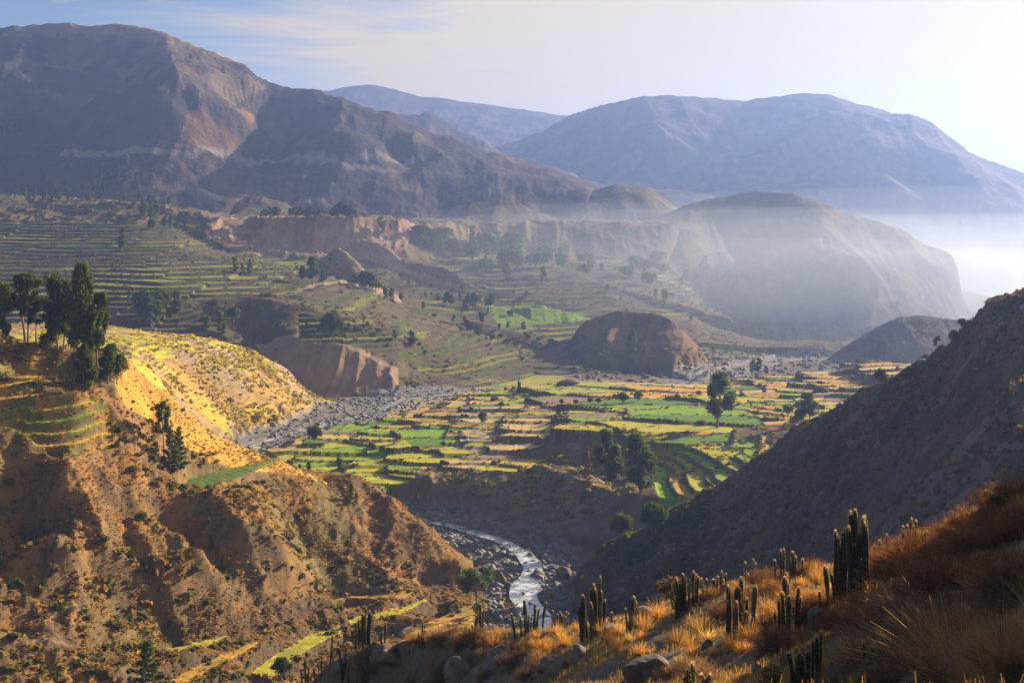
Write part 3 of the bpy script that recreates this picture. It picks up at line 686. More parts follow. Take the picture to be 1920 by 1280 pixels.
# the strip fields below the hill and the crop patch on its shoulder
for k_, c_ in STRIPS: k_ = k_ * (SL < 0.5); paint(k_, c_, 0.9); paint(k_ * nz(0.15, 230, 0.0, 0.3), 'olive', 0.35)
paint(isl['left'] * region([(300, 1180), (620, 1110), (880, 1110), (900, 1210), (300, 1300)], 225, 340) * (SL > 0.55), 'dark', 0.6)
crop = region([(325, 905), (350, 875), (400, 870), (430, 872), (480, 878), (558, 884), (556, 896), (470, 900), (345, 910)], 300, 360)
rowsn = 0.5 + 0.5 * np.sin((X * 0.75 + Y * 0.65) * 2 * np.pi / 2.4)
paint(crop * (SL < 0.5) * (rowsn > 0.6), 'dark', 0.55)
# plateau fields
fm = FID >= 0
cyc = [('straw', 0.00, 0.26), ('gold', 0.26, 0.48), ('lime', 0.48, 0.68), ('bright', 0.68, 0.79), ('green', 0.79, 0.90), ('tan', 0.90, 1.01)]
for c, lo, hi in cyc: paint(fm & (FID >= lo) & (FID < hi), c)
paint(fm * nz(0.06, 226, 0.15, 0.5), 'olive', 0.35)
rb = region([(500, 850), (760, 825), (800, 860), (750, 950), (560, 940)], 400, 525); paint(fm & rb & (FID < 0.62), 'bright', 0.9); paint(fm & rb & (FID >= 0.62), 'lime', 0.9)
paint(region([(960, 735), (1100, 712), (1200, 728), (1100, 740), (960, 748)], 590, 670), 'bright', 0.6)
paint(fm * (FE < 0.055) , 'wall'); paint(fm * (FE < 0.055) * N2, 'olive', 0.8)
paint(isl['plateau'] & (SL > 0.75), 'wall', 0.8)
tp = tread * PT
paint(tp, 'lime', 0.9); paint(tp * (TID > 0.6), 'bright', 0.85); paint(tp * (TID < 0.3), 'gold', 0.85); paint(RISER * PT, 'wall', 0.8)
paint(rock & (N2 > 0.4), 'grey', 0.6)
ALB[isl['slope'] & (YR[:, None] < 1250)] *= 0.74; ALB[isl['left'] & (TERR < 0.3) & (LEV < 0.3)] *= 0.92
# gravel of the river
paint(BED, 'gravel', 0.95); paint(BED * nz(0.2, 227, 0, 0.2), 'grey', 0.8)
paint(region([(740, 745), (900, 735), (880, 760), (760, 790), (720, 785)], 600, 680) * (1 - 0 * BED), 'straw', 0.6)
# gravel road cuts on the mountain foot and a footpath
def path(pix, w, c, d0, d1):
    P = np.array([h for h in (ray_hit(p[0], p[1], d0, d1) for p in pix) if h])[:, :2]
    a, b = np.searchsorted(YR, [P[:, 1].min() - w * 3, P[:, 1].max() + w * 3]); xs, ys = X[a:b], Y[a:b]
    best = np.full(xs.shape, 1e9)
    for p, q in zip(P[:-1], P[1:]):
        ab = q - p; t = np.clip(((xs - p[0]) * ab[0] + (ys - p[1]) * ab[1]) / max(ab @ ab, 1e-6), 0, 1)
        best = np.minimum(best, np.hypot(xs - p[0] - t * ab[0], ys - p[1] - t * ab[1]))
    m = np.zeros(Z.shape, np.float32); m[a:b] = sstep(w, w * 0.5, best); paint(m, c, 0.8)
path([(120, 292), (210, 290), (300, 288), (360, 293), (420, 294), (500, 302), (640, 306), (770, 312)], 7, 'grey', 1560, 2000)
path([(650, 318), (740, 323)], 6, 'grey', 1560, 2000)
path([(0, 1196), (80, 1200), (130, 1212)], 0.7, 'tan', 200, 300)
path([(0, 1215), (40, 1195), (90, 1160), (140, 1130)], 0.6, 'tan', 200, 300)
path([(560, 545), (650, 530), (740, 560)], 2, 'tan', 800, 1100)

# ---- build the ground as several neighbouring sheets
def build_part(name, mask, mat):
    q = mask[:-1, :-1]
    ii, jj = np.nonzero(q)
    if len(ii) == 0: return
    idx = np.full(NR * NC, -1, np.int64)
    v00 = ii * NC + jj; fc = np.stack([v00, v00 + 1, v00 + NC + 1, v00 + NC], 1)
    used = np.unique(fc); idx[used] = np.arange(len(used))
    V = np.stack([X.ravel()[used], Y.ravel()[used], Z.ravel()[used]], 1)
    me = new_mesh(name, V, idx[fc], mat, smooth=True, colors=ALB.reshape(-1, 3)[used])
    o = link(name, me); o['kind'] = 'structure'
    return o
far = YR[:, None] + 0 * U
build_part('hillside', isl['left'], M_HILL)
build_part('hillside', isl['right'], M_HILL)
build_part('valley_floor', isl['plateau'] | (isl['base'] & (far < 700)), M_VALLEY)
build_part('riverside_slope', isl['bench'], M_VALLEY)
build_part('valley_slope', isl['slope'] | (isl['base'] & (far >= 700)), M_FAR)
build_part('hills', isl['hill'] | isl['dome'], M_FAR)
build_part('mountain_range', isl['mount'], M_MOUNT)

# ---- river water
def mat_water():
    m, nt, out = material('river_water'); L = nt.links.new
    b = nt.nodes.new('ShaderNodeBsdfPrincipled'); b.inputs['Base Color'].default_value = (0.10, 0.12, 0.12, 1); b.inputs['Roughness'].default_value = 0.12; b.inputs['IOR'].default_value = 1.9
    b.inputs['Specular IOR Level'].default_value = 0.9
    g = nt.nodes.new('ShaderNodeNewGeometry'); n = nt.nodes.new('ShaderNodeTexNoise'); n.inputs['Scale'].default_value = 1.6; n.inputs['Detail'].default_value = 5
    L(g.outputs['Position'], n.inputs['Vector'])
    bp = nt.nodes.new('ShaderNodeBump'); bp.inputs['Distance'].default_value = 0.12; bp.inputs['Strength'].default_value = 0.6
    L(n.outputs['Fac'], bp.inputs['Height']); L(bp.outputs['Normal'], b.inputs['Normal'])
    # broken white water; its pale colour also stands in for sky glint
    n2 = nt.nodes.new('ShaderNodeTexNoise'); n2.inputs['Scale'].default_value = 0.28; n2.inputs['Detail'].default_value = 9; n2.inputs['Roughness'].default_value = 0.75
    L(g.outputs['Position'], n2.inputs['Vector'])
    r = nt.nodes.new('ShaderNodeValToRGB'); r.color_ramp.elements[0].position = 0.46; r.color_ramp.elements[1].position = 0.60
    r.color_ramp.elements[0].color = (0.10, 0.12, 0.12, 1); r.color_ramp.elements[1].color = (0.8, 0.82, 0.84, 1)
    L(n2.outputs['Fac'], r.inputs['Fac']); L(r.outputs['Color'], b.inputs['Base Color'])
    L(b.outputs['BSDF'], out.inputs['Surface']); return m
tg = np.gradient(RQ[:, :2], axis=0); tg /= np.linalg.norm(tg, axis=1)[:, None]; nm = np.stack([-tg[:, 1], tg[:, 0]], 1)
K = 9; off = np.linspace(-1, 1, K)
keep = RQ[:, 1] < 705; RQ = RQ[keep]; RW = RW[keep]; nm = nm[keep]
hw = RW * 0.5 + 1.0
WV = np.zeros((len(RQ), K, 3)); WV[:, :, :2] = RQ[:, None, :2] + nm[:, None] * (off[None] * hw[:, None])[..., None]; WV[:, :, 2] = RQ[:, None, 2]
r0 = np.arange(len(RQ) - 1)[:, None] * K + np.arange(K - 1)[None]; WF = np.stack([r0, r0 + 1, r0 + K + 1, r0 + K], -1).reshape(-1, 4)
o = link('river', new_mesh('river', WV.reshape(-1, 3), WF, mat_water(), smooth=True)); o['kind'] = 'structure'
# ---------------------------------------------------------------- the foreground spur the photographer stands on
UF = np.arange(-1600.0, 3601.0, 5.0)
YF_ = np.concatenate([np.geomspace(3.5, 20, 110, endpoint=False), np.arange(20, 60, 0.16), np.arange(60, 116, 0.22), np.arange(116, 235, 1.5)])
UG, YG = np.meshgrid(UF, YF_)
XG = (UG - CX) / F * YG
FL = [  # unseen ground beyond the right border is raised to shade the corner
    [(-1600, 1900, 3.6), (500, 1900, 3.6), (960, 1800, 3.6), (1400, 1700, 3.6), (1920, 1600, 3.6), (3600, 1300, 3.6)],
    [(-1600, 2000, 30), (300, 1650, 60), (500, 1500, 84), (640, 1345, 100), (760, 1318, 93), (850, 1310, 84), (950, 1310, 72), (1050, 1300, 56), (1300, 1288, 38), (1600, 1288, 24), (1920, 1290, 14.5), (2200, 1150, 11), (2500, 850, 11), (3600, 650, 9)],
    [(-1600, 1990, 40), (300, 1600, 75), (500, 1420, 100), (640, 1300, 103), (760, 1275, 97), (850, 1262, 89), (950, 1252, 80), (1050, 1250, 66), (1200, 1228, 53), (1400, 1198, 45), (1600, 1158, 37), (1750, 1085, 30), (1920, 1020, 24), (2080, 910, 22), (2400, 510, 19), (3600, 250, 14)],
    [(-1600, 1980, 60), (300, 1560, 100), (500, 1380, 112), (545, 1310, 111), (600, 1264, 109), (640, 1234, 105), (700, 1212, 101), (780, 1202, 97), (880, 1194, 92), (950, 1194, 87), (1050, 1186, 79), (1150, 1168, 73), (1230, 1146, 69), (1300, 1118, 65), (1400, 1087, 62), (1500, 1068, 60), (1560, 1056, 58),
     (1620, 1040, 55), (1700, 1014, 52), (1780, 990, 50), (1850, 952, 47), (1920, 922, 45), (1985, 850, 44), (2080, 730, 43), (2250, 475, 42), (3600, 230, 30)],
    [(-1600, 1980, 70), (300, 1560, 104), (500, 1382, 115), (600, 1264, 112), (700, 1212, 104), (880, 1194, 95), (1050, 1187, 82), (1230, 1147, 72), (1400, 1089, 65), (1560, 1058, 61), (1700, 1017, 55), (1850, 956, 50), (1920, 926, 48), (1985, 850, 48), (2080, 730, 48), (2250, 475, 48), (3600, 230, 36)],
]
ZG = sheet(FL, near=0.2, far=0.72, s=5, u=UF, Yg=YG)
nearw = sstep(3, 14, YG) * sstep(200, 110, YG)
ZG += nearw * (0.55 * fbm(XG * 0.13, YG * 0.13, 301, 4) + 0.16 * fbm(XG * 0.7, YG * 0.7, 302, 4))
crag = sstep(1060, 900, UG) * sstep(76, 84, YG + 0.02 * (UG - 900)) * sstep(112, 104, YG)
ZG += crag * (0.9 * fbm(XG * 0.22, YG * 0.22, 303, 5, 0.55, True))
def fground(x, y):
    x = np.asarray(x, float); y = np.asarray(y, float)
    u = CX + F * x / y
    fj = np.clip((u - UF[0]) / 5.0, 0, len(UF) - 1.001); fi = np.clip(np.interp(y, YF_, np.arange(len(YF_))), 0, len(YF_) - 1.001)
    j = fj.astype(int); i = fi.astype(int); a = fj - j; b = fi - i
    return (ZG[i, j] * (1 - a) + ZG[i, j + 1] * a) * (1 - b) + (ZG[i + 1, j] * (1 - a) + ZG[i + 1, j + 1] * a) * b
def fhit(px, py):
    j = min(max(int(round((px - UF[0]) / 5.0)), 0), len(UF) - 1)
    yp = HY - F * ZG[:, j] / YF_
    ok = np.nonzero((YF_ > 8) & (YF_ < 116) & (yp <= py))[0]
    if len(ok): i = ok[0]
    else:
        m = (YF_ > 8) & (YF_ < 116); i = np.nonzero(m)[0][np.argmin(yp[m])]      # just above the crest: stand on the crest
    return ((px - CX) / F * YF_[i], YF_[i], ZG[i, j])
SG = np.hypot(np.gradient(ZG, axis=0) / np.gradient(YG, axis=0), np.gradient(ZG, axis=1) / (5.0 / F * YG))
AG = np.zeros(XG.shape + (3,), np.float32); AG[:] = (.19, .14, .09)
def paintg(m, c):
    global AG
    m = np.asarray(m, np.float32)[..., None]; AG = AG * (1 - m) + np.array(c, np.float32) * m
fnz = lambda f, s, lo, hi: sstep(lo, hi, fbm(XG * f, YG * f, s, 4))
paintg(fnz(0.25, 311, -0.1, 0.25) * 0.8, (.29, .205, .09))
paintg(fnz(0.5, 312, 0.1, 0.35) * 0.7, (.20, .185, .17))
paintg(fnz(0.18, 313, 0.1, 0.35) * 0.6, (.15, .10, .06))
paintg(sstep(0.75, 1.2, SG) * 0.85, (.13, .105, .085))
ii, jj = np.nonzero(np.ones((len(YF_) - 1, len(UF) - 1), bool)); n = len(UF); v0 = ii * n + jj
o = link('foreground_slope', new_mesh('foreground_slope', np.stack([XG, YG, ZG], -1).reshape(-1, 3), np.stack([v0, v0 + 1, v0 + n + 1, v0 + n], 1), M_FORE, smooth=True, colors=AG.reshape(-1, 3)))
o['kind'] = 'structure'
# ---------------------------------------------------------------- leaf / blade / stone geometry
def rand_quads(cent, size, rg, up=0.0, aspect=1.0):
    """one randomly turned quad per centre; returns verts (n*4,3)"""
    n = len(cent)
    a = rg.normal(size=(n, 3)); a[:, 2] += up; a /= np.linalg.norm(a, axis=1)[:, None] + 1e-9
    b = rg.normal(size=(n, 3)); b -= (b * a).sum(1)[:, None] * a; b /= np.linalg.norm(b, axis=1)[:, None] + 1e-9
    s = np.broadcast_to(np.asarray(size), (n,))[:, None] * 0.5
    a = a * s * aspect; b = b * s
    return np.stack([cent - a * 0.9 - b * 0.3, cent + b * 0.8 - a * 0.1, cent + a + b * 0.15, cent - b * 0.75 + a * 0.15], 1).reshape(-1, 3)
def quad_faces(n): return np.arange(n * 4).reshape(n, 4)
def tube(P, r, k=6):
    """tapered tube through points P with radii r -> verts, faces"""
    P = np.asarray(P, float); n = len(P); T = np.gradient(P, axis=0); T /= np.linalg.norm(T, axis=1)[:, None] + 1e-9
    ref = np.array([0.3, 0.9, 0.1]); A = np.cross(T, ref); A /= np.linalg.norm(A, axis=1)[:, None] + 1e-9; B = np.cross(T, A)
    th = np.arange(k) / k * 2 * np.pi
    V = P[:, None] + (A[:, None] * np.cos(th)[None, :, None] + B[:, None] * np.sin(th)[None, :, None]) * np.asarray(r)[:, None, None]
    f = []
    for i in range(n - 1):
        for j in range(k): f.append((i * k + j, i * k + (j + 1) % k, (i + 1) * k + (j + 1) % k, (i + 1) * k + j))
    return V.reshape(-1, 3), np.array(f)
def merge(parts):
    V, Fc, off = [], [], 0
    for v, f in parts: V.append(v); Fc.append(f + off); off += len(v)
    return np.concatenate(V), np.concatenate(Fc)
import bmesh
def icos(sub):
    bm = bmesh.new(); bmesh.ops.create_icosphere(bm, subdivisions=sub, radius=1.0)
    V = np.array([v.co[:] for v in bm.verts]); Fc = np.array([[v.index for v in f.verts] for f in bm.faces]); bm.free(); return V, Fc
ICO = {k: icos(k) for k in (1, 2, 4)}
def rock_mesh(name, sx, sy, sz, seed, mat, sub=4, rough=0.35, strata=0):
    V, Fc = ICO[sub]; V = V.copy(); rg = np.random.default_rng(seed)
    for _ in range(11):                                                    # knock flat facets off a ball
        nrm = rg.normal(size=3); nrm /= np.linalg.norm(nrm); c = 0.36 + 0.40 * rg.random(); d = V @ nrm
        V -= np.clip(d - c, 0, None)[:, None] * nrm * 0.98
    n = fbm(V[:, 0] * 2.3 + V[:, 2] * 1.7 + seed, V[:, 1] * 2.3 - V[:, 2] * 1.3 + seed, seed, 5, 0.55, True)
    V *= (1 + rough * 0.28 * n)[:, None]
    if strata:
        q = (V[:, 2] * 0.8 + V[:, 0] * 0.5 + 0.15 * n) * strata; q = q - np.floor(q); V[:, :2] *= (1 - 0.16 * sstep(0.1, 0.9, q))[:, None]
    V *= np.array([sx, sy, sz])
    me = new_mesh(name, V, Fc, mat, smooth=False); return me

# ---------------------------------------------------------------- trees
def clump_crown(clumps, nleaf, leaf, rg, cols, droop=0.0):
    w = np.array([c[1] * c[2] * c[1] for c in clumps]) ** 0.8; w /= w.sum()
    k = rg.choice(len(clumps), nleaf, p=w)
    d = rg.normal(size=(nleaf, 3)); d /= np.linalg.norm(d, axis=1)[:, None]
    rr = rg.random(nleaf) ** 0.42
    cen = np.array([c[0] for c in clumps])[k]; rad = np.array([(c[1], c[1], c[2]) for c in clumps])[k]
    P = cen + d * rad * rr[:, None] * (1 + 0.25 * rg.normal(size=nleaf))[:, None]
    V = rand_quads(P, leaf * (0.6 + 0.8 * rg.random(nleaf)), rg, aspect=1.3)
    base = np.array(cols)[rg.integers(0, len(cols), nleaf)] * (0.75 + 0.5 * rg.random(nleaf))[:, None]
    ck = (0.82 + 0.36 * rg.random(len(clumps)))[k]
    return V, quad_faces(nleaf), np.repeat(base * ck[:, None], 4, axis=0)
GREENS = [(.08, .11, .025), (.10, .125, .028), (.065, .09, .025), (.13, .14, .03)]
YGREEN = [(.12, .13, .03), (.09, .11, .025), (.15, .13, .035)]
def tree_protos(kind, seed, nleaf, leaf):
    """returns (trunk mesh, crown mesh) for a tree 1 unit tall, foot at the origin"""
    rg = np.random.default_rng(seed); limbs = []; clumps = []; cols = GREENS; tw = 0.016
    def lean(t): return np.array([0.03 * math.sin(3 * t + seed), 0.03 * math.cos(2.3 * t + seed * 2), t])
    trunk = [lean(t) for t in np.linspace(-0.03, 0.9, 9)]; tr = np.linspace(tw, 0.004, 9)
    if kind == 'tall':
        for i in range(24):
            t = 0.24 + 0.70 * (i + rg.random()) / 24; az = rg.random() * 6.28
            ln = (0.065 + 0.06 * rg.random()) * (1.15 - 0.75 * abs(t - 0.55) / 0.45)
            e = lean(t) + np.array([math.cos(az) * ln, math.sin(az) * ln, 0.04])
            limbs.append((lean(t - 0.07), e)); clumps.append((e, 0.042 + 0.035 * rg.random(), 0.06 + 0.045 * rg.random()))
        clumps.append((lean(0.95), 0.04, 0.06)); clumps.append((lean(0.86), 0.06, 0.08))
    elif kind == 'slender':
        for i in range(14):
            t = 0.42 + 0.52 * (i + rg.random()) / 14; az = rg.random() * 6.28; ln = 0.07 + 0.06 * rg.random()
            e = lean(t) + np.array([math.cos(az) * ln, math.sin(az) * ln, 0.03])
            limbs.append((lean(t - 0.05), e)); clumps.append((e, 0.04 + 0.03 * rg.random(), 0.05 + 0.03 * rg.random()))
        clumps.append((lean(0.93), 0.05, 0.07)); tw = 0.012
    elif kind == 'column':
        for i in range(26):
            t = 0.10 + 0.84 * i / 26; az = rg.random() * 6.28; wd = 0.12 * math.sin(math.pi * min(1, (t + 0.12) * 0.93)) ** 0.7
            e = lean(t) + np.array([math.cos(az), math.sin(az), 0]) * wd * (0.3 + 0.7 * rg.random())
            clumps.append((e, 0.05 + 0.02 * rg.random(), 0.075))
    elif kind == 'round':
        trunk = [np.array([0.02 * math.sin(4 * t), 0.02, t]) for t in np.linspace(-0.04, 0.55, 6)]; tr = np.linspace(0.035, 0.012, 6)
        for i in range(26):
            az = rg.random() * 6.28; el = rg.random() ** 0.8 * 1.5 - 0.25; rr = 0.26 + 0.12 * rg.random()
            e = np.array([math.cos(az) * math.cos(el) * rr * 1.25, math.sin(az) * math.cos(el) * rr * 1.25, 0.50 + math.sin(el) * rr * 1.05])
            limbs.append((np.array([0, 0, 0.3]), e)); clumps.append((e, 0.10 + 0.07 * rg.random(), 0.09 + 0.06 * rg.random()))
        clumps.append((np.array([0, 0, 0.5]), 0.3, 0.3)); cols = [(.075, .10, .025), (.09, .115, .028)]
    elif kind == 'umbrella':
        trunk = [np.array([0.05 * math.sin(2 * t), 0.0, t]) for t in np.linspace(-0.02, 0.6, 7)]; tr = np.linspace(0.018, 0.010, 7)
        for i in range(19):
            az = rg.random() * 6.28; ln = 0.10 + 0.24 * rg.random(); z = 0.92 - 0.5 * ln - 0.25 * rg.random() * (i % 3)
            e = np.array([math.cos(az) * ln, math.sin(az) * ln, z]); limbs.append((np.array([0.03, 0, 0.30 + 0.28 * rg.random()]), e))
            clumps.append((e, 0.075 + 0.04 * rg.random(), 0.06 + 0.03 * rg.random()))
        clumps += [(np.array([0.05, 0, 0.2]), 0.1, 0.07), (np.array([0.17, 0, 0.18]), 0.07, 0.06)]; cols = [(.07, .10, .035), (.09, .12, .04)]
    elif kind in ('conifer', 'golden'):
        for i in range(34):
            t = 0.08 + 0.88 * i / 34; az = i * 2.4 + rg.random(); ln = 0.26 * (1 - t) ** 0.85 * (0.7 + 0.5 * rg.random()) + 0.012
            if kind == 'golden': ln *= 0.7
            for q in (0.4, 0.75, 1.0):
                e = lean(t) + np.array([math.cos(az) * ln * q, math.sin(az) * ln * q, 0.05 * q - 0.02])
                clumps.append((e, 0.028 + 0.03 * (1 - t), 0.03))
            limbs.append((lean(t), lean(t) + np.array([math.cos(az) * ln, math.sin(az) * ln, 0.03])))
        cols = [(.07, .10, .025), (.085, .11, .03)] if kind == 'conifer' else [(.34, .20, .06), (.28, .17, .06), (.38, .25, .07)]
    elif kind == 'bush':
        trunk = [np.array([0, 0, t]) for t in np.linspace(-0.1, 0.4, 4)]; tr = np.linspace(0.05, 0.02, 4)
        for i in range(16):
            az = rg.random() * 6.28; rr = 0.45 * rg.random() ** 0.5
            clumps.append((np.array([math.cos(az) * rr, math.sin(az) * rr, 0.25 + 0.45 * rg.random() * (1.1 - rr)]), 0.20 + 0.08 * rg.random(), 0.2 + 0.08 * rg.random()))
        cols = YGREEN
    parts = [tube(trunk, tr, 7)]
    for a, b in limbs:
        m = (np.asarray(a) + np.asarray(b)) / 2 + np.array([0, 0, -0.012]); parts.append(tube([a, m, b], [0.006, 0.004, 0.002], 4))
    tv, tf = merge(parts); V, Fc, Cc = clump_crown(clumps, nleaf, leaf, rg, cols)
    return new_mesh('trunk', tv, tf, M_BARK, smooth=True), new_mesh('crown', V, Fc, M_LEAF, colors=Cc)
NEAR = {k: [tree_protos(k, s, n, lf) for s in seeds] for k, seeds, n, lf in [
    ('tall', (1, 2, 3), 5200, 0.031), ('slender', (4, 5), 2800, 0.027), ('column', (6,), 3600, 0.026), ('round', (7, 8), 4200, 0.055), ('umbrella', (9,), 3000, 0.034), ('conifer', (10,), 4200, 0.03), ('golden', (11,), 1700, 0.032), ('bush', (12, 13), 1500, 0.085)]}
FARP = {k: [tree_protos(k, s, n, lf) for s in seeds] for k, seeds, n, lf in [
    ('tall', (21, 22, 23), 620, 0.075), ('slender', (24, 25), 420, 0.07), ('column', (26, 27), 480, 0.07), ('round', (28, 29), 520, 0.13), ('conifer', (30,), 480, 0.08), ('bush', (31, 32), 260, 0.18)]}
KINDN = dict(tall='eucalyptus_tree', slender='eucalyptus_tree', column='columnar_tree', round='broadleaf_tree', umbrella='eucalyptus_tree', conifer='conifer_tree', golden='conifer_tree', bush='shrub')
trng = random.Random(11)
def put_tree(px, py, hpx, kind, label, group=None, near=False, dmin=0, dmax=1e9, wide=1.0, pos=None):
    p = pos or ray_hit(px, py, dmin, dmax)
    if p is None:                                                        # just above a crest: stand on the crest
        j = min(max(int(round((px - UC[0]) / 2.0)), 0), NC - 1); k = np.nonzero((YR >= dmin) & (YR <= dmax))[0]; yp = HY - F * Z[k, j] / YR[k]; i = k[np.argmin(yp)]
        if yp.min() - py > 30: print('no ground for tree', px, py); return
        p = ((px - CX) / F * YR[i], YR[i], Z[i, j])
    if kind == 'tall' and px > 230: wide *= 1.42
    tm, cm = trng.choice((NEAR if near else FARP)[kind])
    h = hpx / F * p[1]
    r = bpy.data.objects.new(KINDN[kind], None); col.objects.link(r)
    r.location = (p[0], p[1], p[2] - 0.01 * h); r.rotation_euler = (0, 0, trng.uniform(0, 6.28)); s = h * trng.uniform(0.97, 1.03)
    r.scale = (s * wide, s * wide, s); r.empty_display_size = 0.1
    for nm, me in (('trunk', tm), ('crown', cm)):
        c = bpy.data.objects.new(nm, me); col.objects.link(c); c.parent = r
    tag(r, label, 'shrub' if kind == 'bush' else 'tree', group)
    return r
T = put_tree
# trees with a place of their own on the near left hill
T(4, 655, 118, 'tall', 'dark dense eucalyptus cut off by the left photo border', near=True, dmax=345, wide=1.0)
T(40, 636, 122, 'slender', 'eucalyptus with bare trunk and split crown, tallest of the thin trees near the left border', near=True, dmax=345, wide=1.35)
T(54, 640, 124, 'slender', 'thin bare-trunked eucalyptus right beside the tallest thin tree near the left border', near=True, dmax=345, wide=1.1)
T(70, 642, 86, 'slender', 'shorter thin eucalyptus with yellowish crown between the bare trunks and the dark grove', near=True, dmax=345, wide=1.2)
T(90, 655, 40, 'bush', 'small green bush on the bank left of the dark eucalyptus grove', near=True, dmax=345, wide=0.8)
T(108, 662, 142, 'tall', 'darkest eucalyptus on the left side of the hilltop grove', near=True, dmax=345, wide=0.95)
T(122, 664, 132, 'tall', 'dark eucalyptus between the two tallest trees of the hilltop grove', near=True, dmax=345, wide=0.8)
T(150, 692, 192, 'tall', 'tallest eucalyptus of the hilltop grove on the left', near=True, dmax=345, wide=0.72)
T(163, 696, 172, 'tall', 'tall eucalyptus just right of the tallest tree in the hilltop grove', near=True, dmax=345, wide=0.7)
T(186, 690, 136, 'tall', 'eucalyptus with ragged yellow-green crown on the right of the hilltop grove', near=True, dmax=345, wide=0.85)
T(160, 735, 96, 'column', 'lower dark green tree in front of the tall grove trunks', near=True, dmax=345, wide=1.25)
T(172, 742, 70, 'tall', 'short leafy eucalyptus at the front foot of the hilltop grove', near=True, dmax=345, wide=1.2)
T(206, 722, 76, 'tall', 'smaller dark eucalyptus standing on the ridge edge right of the grove', near=True, dmax=345, wide=1.3)
T(220, 722, 66, 'round', 'round-headed tree at the outer end of the grove above the golden slope', near=True, dmax=345, wide=0.55)
T(307, 862, 112, 'slender', 'lone slim eucalyptus with tufted top on the golden slope', near=True, dmax=360, wide=0.9)
T(318, 884, 88, 'conifer', 'dark conifer beside the slim eucalyptus above the green crop patch', near=True, dmax=360, wide=0.8)
T(332, 884, 84, 'conifer', 'ragged dark conifer leaning over the left end of the green crop patch', near=True, dmax=360, wide=0.9)
T(276, 1284, 88, 'conifer', 'dark green conifer at the bottom left beside the strip terraces', near=True, dmax=300, wide=1.15)
T(264, 976, 20, 'bush', 'bright green bush on top of a rocky spur of the left hill', near=True, dmax=345)
T(396, 1034, 36, 'conifer', 'thin sapling on the upper gully side of the left hill', near=True, dmax=345, wide=0.6)
T(418, 1072, 30, 'conifer', 'thin sapling low on the gully side of the left hill', near=True, dmax=345, wide=0.8)
T(893, 1156, 102, 'umbrella', 'open-crowned eucalyptus with pale trunk beside the river at the foot of the left hill', near=True, dmax=345, wide=0.95)
T(528, 1276, 44, 'round', 'round dark green bush-like tree beside the lowest lime field', near=True, dmax=330, wide=0.9)
# plateau and river banks
T(590, 833, 38, 'round', 'round dark tree standing alone where the green field meets the river', near=True, dmin=400, wide=0.78)
T(562, 890, 22, 'column', 'small tree at the left edge of the bright green field, nearer the hill', near=True, dmin=385, wide=1.4)
T(578, 892, 30, 'column', 'leafy small tree at the corner of the bright green field', near=True, dmin=385, wide=1.3)
T(660, 938, 34, 'column', 'dark pointed tree behind the lower shoulder of the left hill', near=True, dmax=420, wide=1.3)
T(669, 948, 24, 'column', 'smaller dark tree at the right foot of the pointed tree by the hill shoulder', near=True, dmax=420, wide=1.3)
T(1348, 803, 104, 'tall', 'big dark eucalyptus standing alone amid the terraced fields', near=True, dmin=380, wide=1.15)
T(1136, 905, 94, 'tall', 'taller light-leaved eucalyptus of the pair above the river gorge', near=True, dmin=380, wide=0.9)
T(1152, 918, 82, 'tall', 'shorter eucalyptus of the pair above the river gorge', near=True, dmin=380, wide=0.9)
T(1195, 948, 132, 'tall', 'largest full-crowned eucalyptus on the edge of the river gorge', near=True, dmin=350, wide=0.92)
T(1102, 912, 68, 'golden', 'narrow orange-brown conifer left of the gorge eucalyptus trees', near=True, dmin=380, wide=0.9)
T(1165, 1016, 58, 'round', 'round leafy tree low on the gorge bank, left of two', near=True, dmin=330, wide=0.75)
T(1228, 1012, 74, 'round', 'round leafy tree low on the gorge bank, right of two', near=True, dmin=330, wide=0.72)
T(1238, 970, 26, 'bush', 'bushy green shrub on the shaded hill edge below the curved terraces', near=True, dmin=330)
T(1515, 790, 54, 'tall', 'loose-crowned eucalyptus in front of the brightest green field on the right', near=True, dmin=360, wide=1.25)
T(1478, 782, 26, 'round', 'small round tree left of the loose-crowned eucalyptus by the dark hill', near=True, dmin=360, wide=0.8)
T(1502, 793, 30, 'round', 'low leafy tree at the foot of the loose-crowned eucalyptus by the dark hill', near=True, dmin=345, wide=0.85)
T(1653, 675, 40, 'tall', 'dark tree on top of the small golden knoll before the haze', near=True, dmin=450, wide=1.5)
T(1757, 664, 34, 'slender', 'slim tree on the skyline of the dark right hill', near=True, wide=1.3, dmin=285)
T(1788, 644, 26, 'round', 'small tree lower on the skyline of the dark right hill', near=True, dmin=280, wide=0.7)
T(1804, 618, 20, 'round', 'small tree higher on the skyline of the dark right hill', near=True, dmin=280, wide=0.8)
T(1652, 724, 34, 'round', 'sunlit yellowish bushy tree on the edge of the dark right hill', near=True, dmin=300, wide=0.85)
T(1608, 684, 13, 'round', 'tiny dark tree on the left slope of the golden knoll', dmin=450)
T(1552, 688, 9, 'round', 'tiny flat-topped tree at the left foot of the golden knoll', dmin=450)
T(1411, 705, 32, 'tall', 'left tree of the hazy pair beyond the fields', dmin=560, wide=0.9)
T(1422, 705, 34, 'tall', 'right, taller tree of the hazy pair beyond the fields', dmin=560, wide=0.9)
T(1436, 704, 18, 'tall', 'short tree right of the hazy pair beyond the fields', dmin=560, wide=1.0)
T(1168, 757, 22, 'round', 'wide dark tree left of its neighbour at the top edge of the field terraces', near=True, dmin=420, wide=0.95)
T(1197, 753, 22, 'round', 'dark round tree right of its neighbour at the top edge of the field terraces', near=True, dmin=420, wide=0.8)
T(1106, 757, 13, 'round', 'small dark tree, left of two on a wall below the big green field', near=True, dmin=420, wide=1.0)
T(1122, 757, 12, 'round', 'small dark tree, right of two on a wall below the big green field', near=True, dmin=420, wide=1.0)
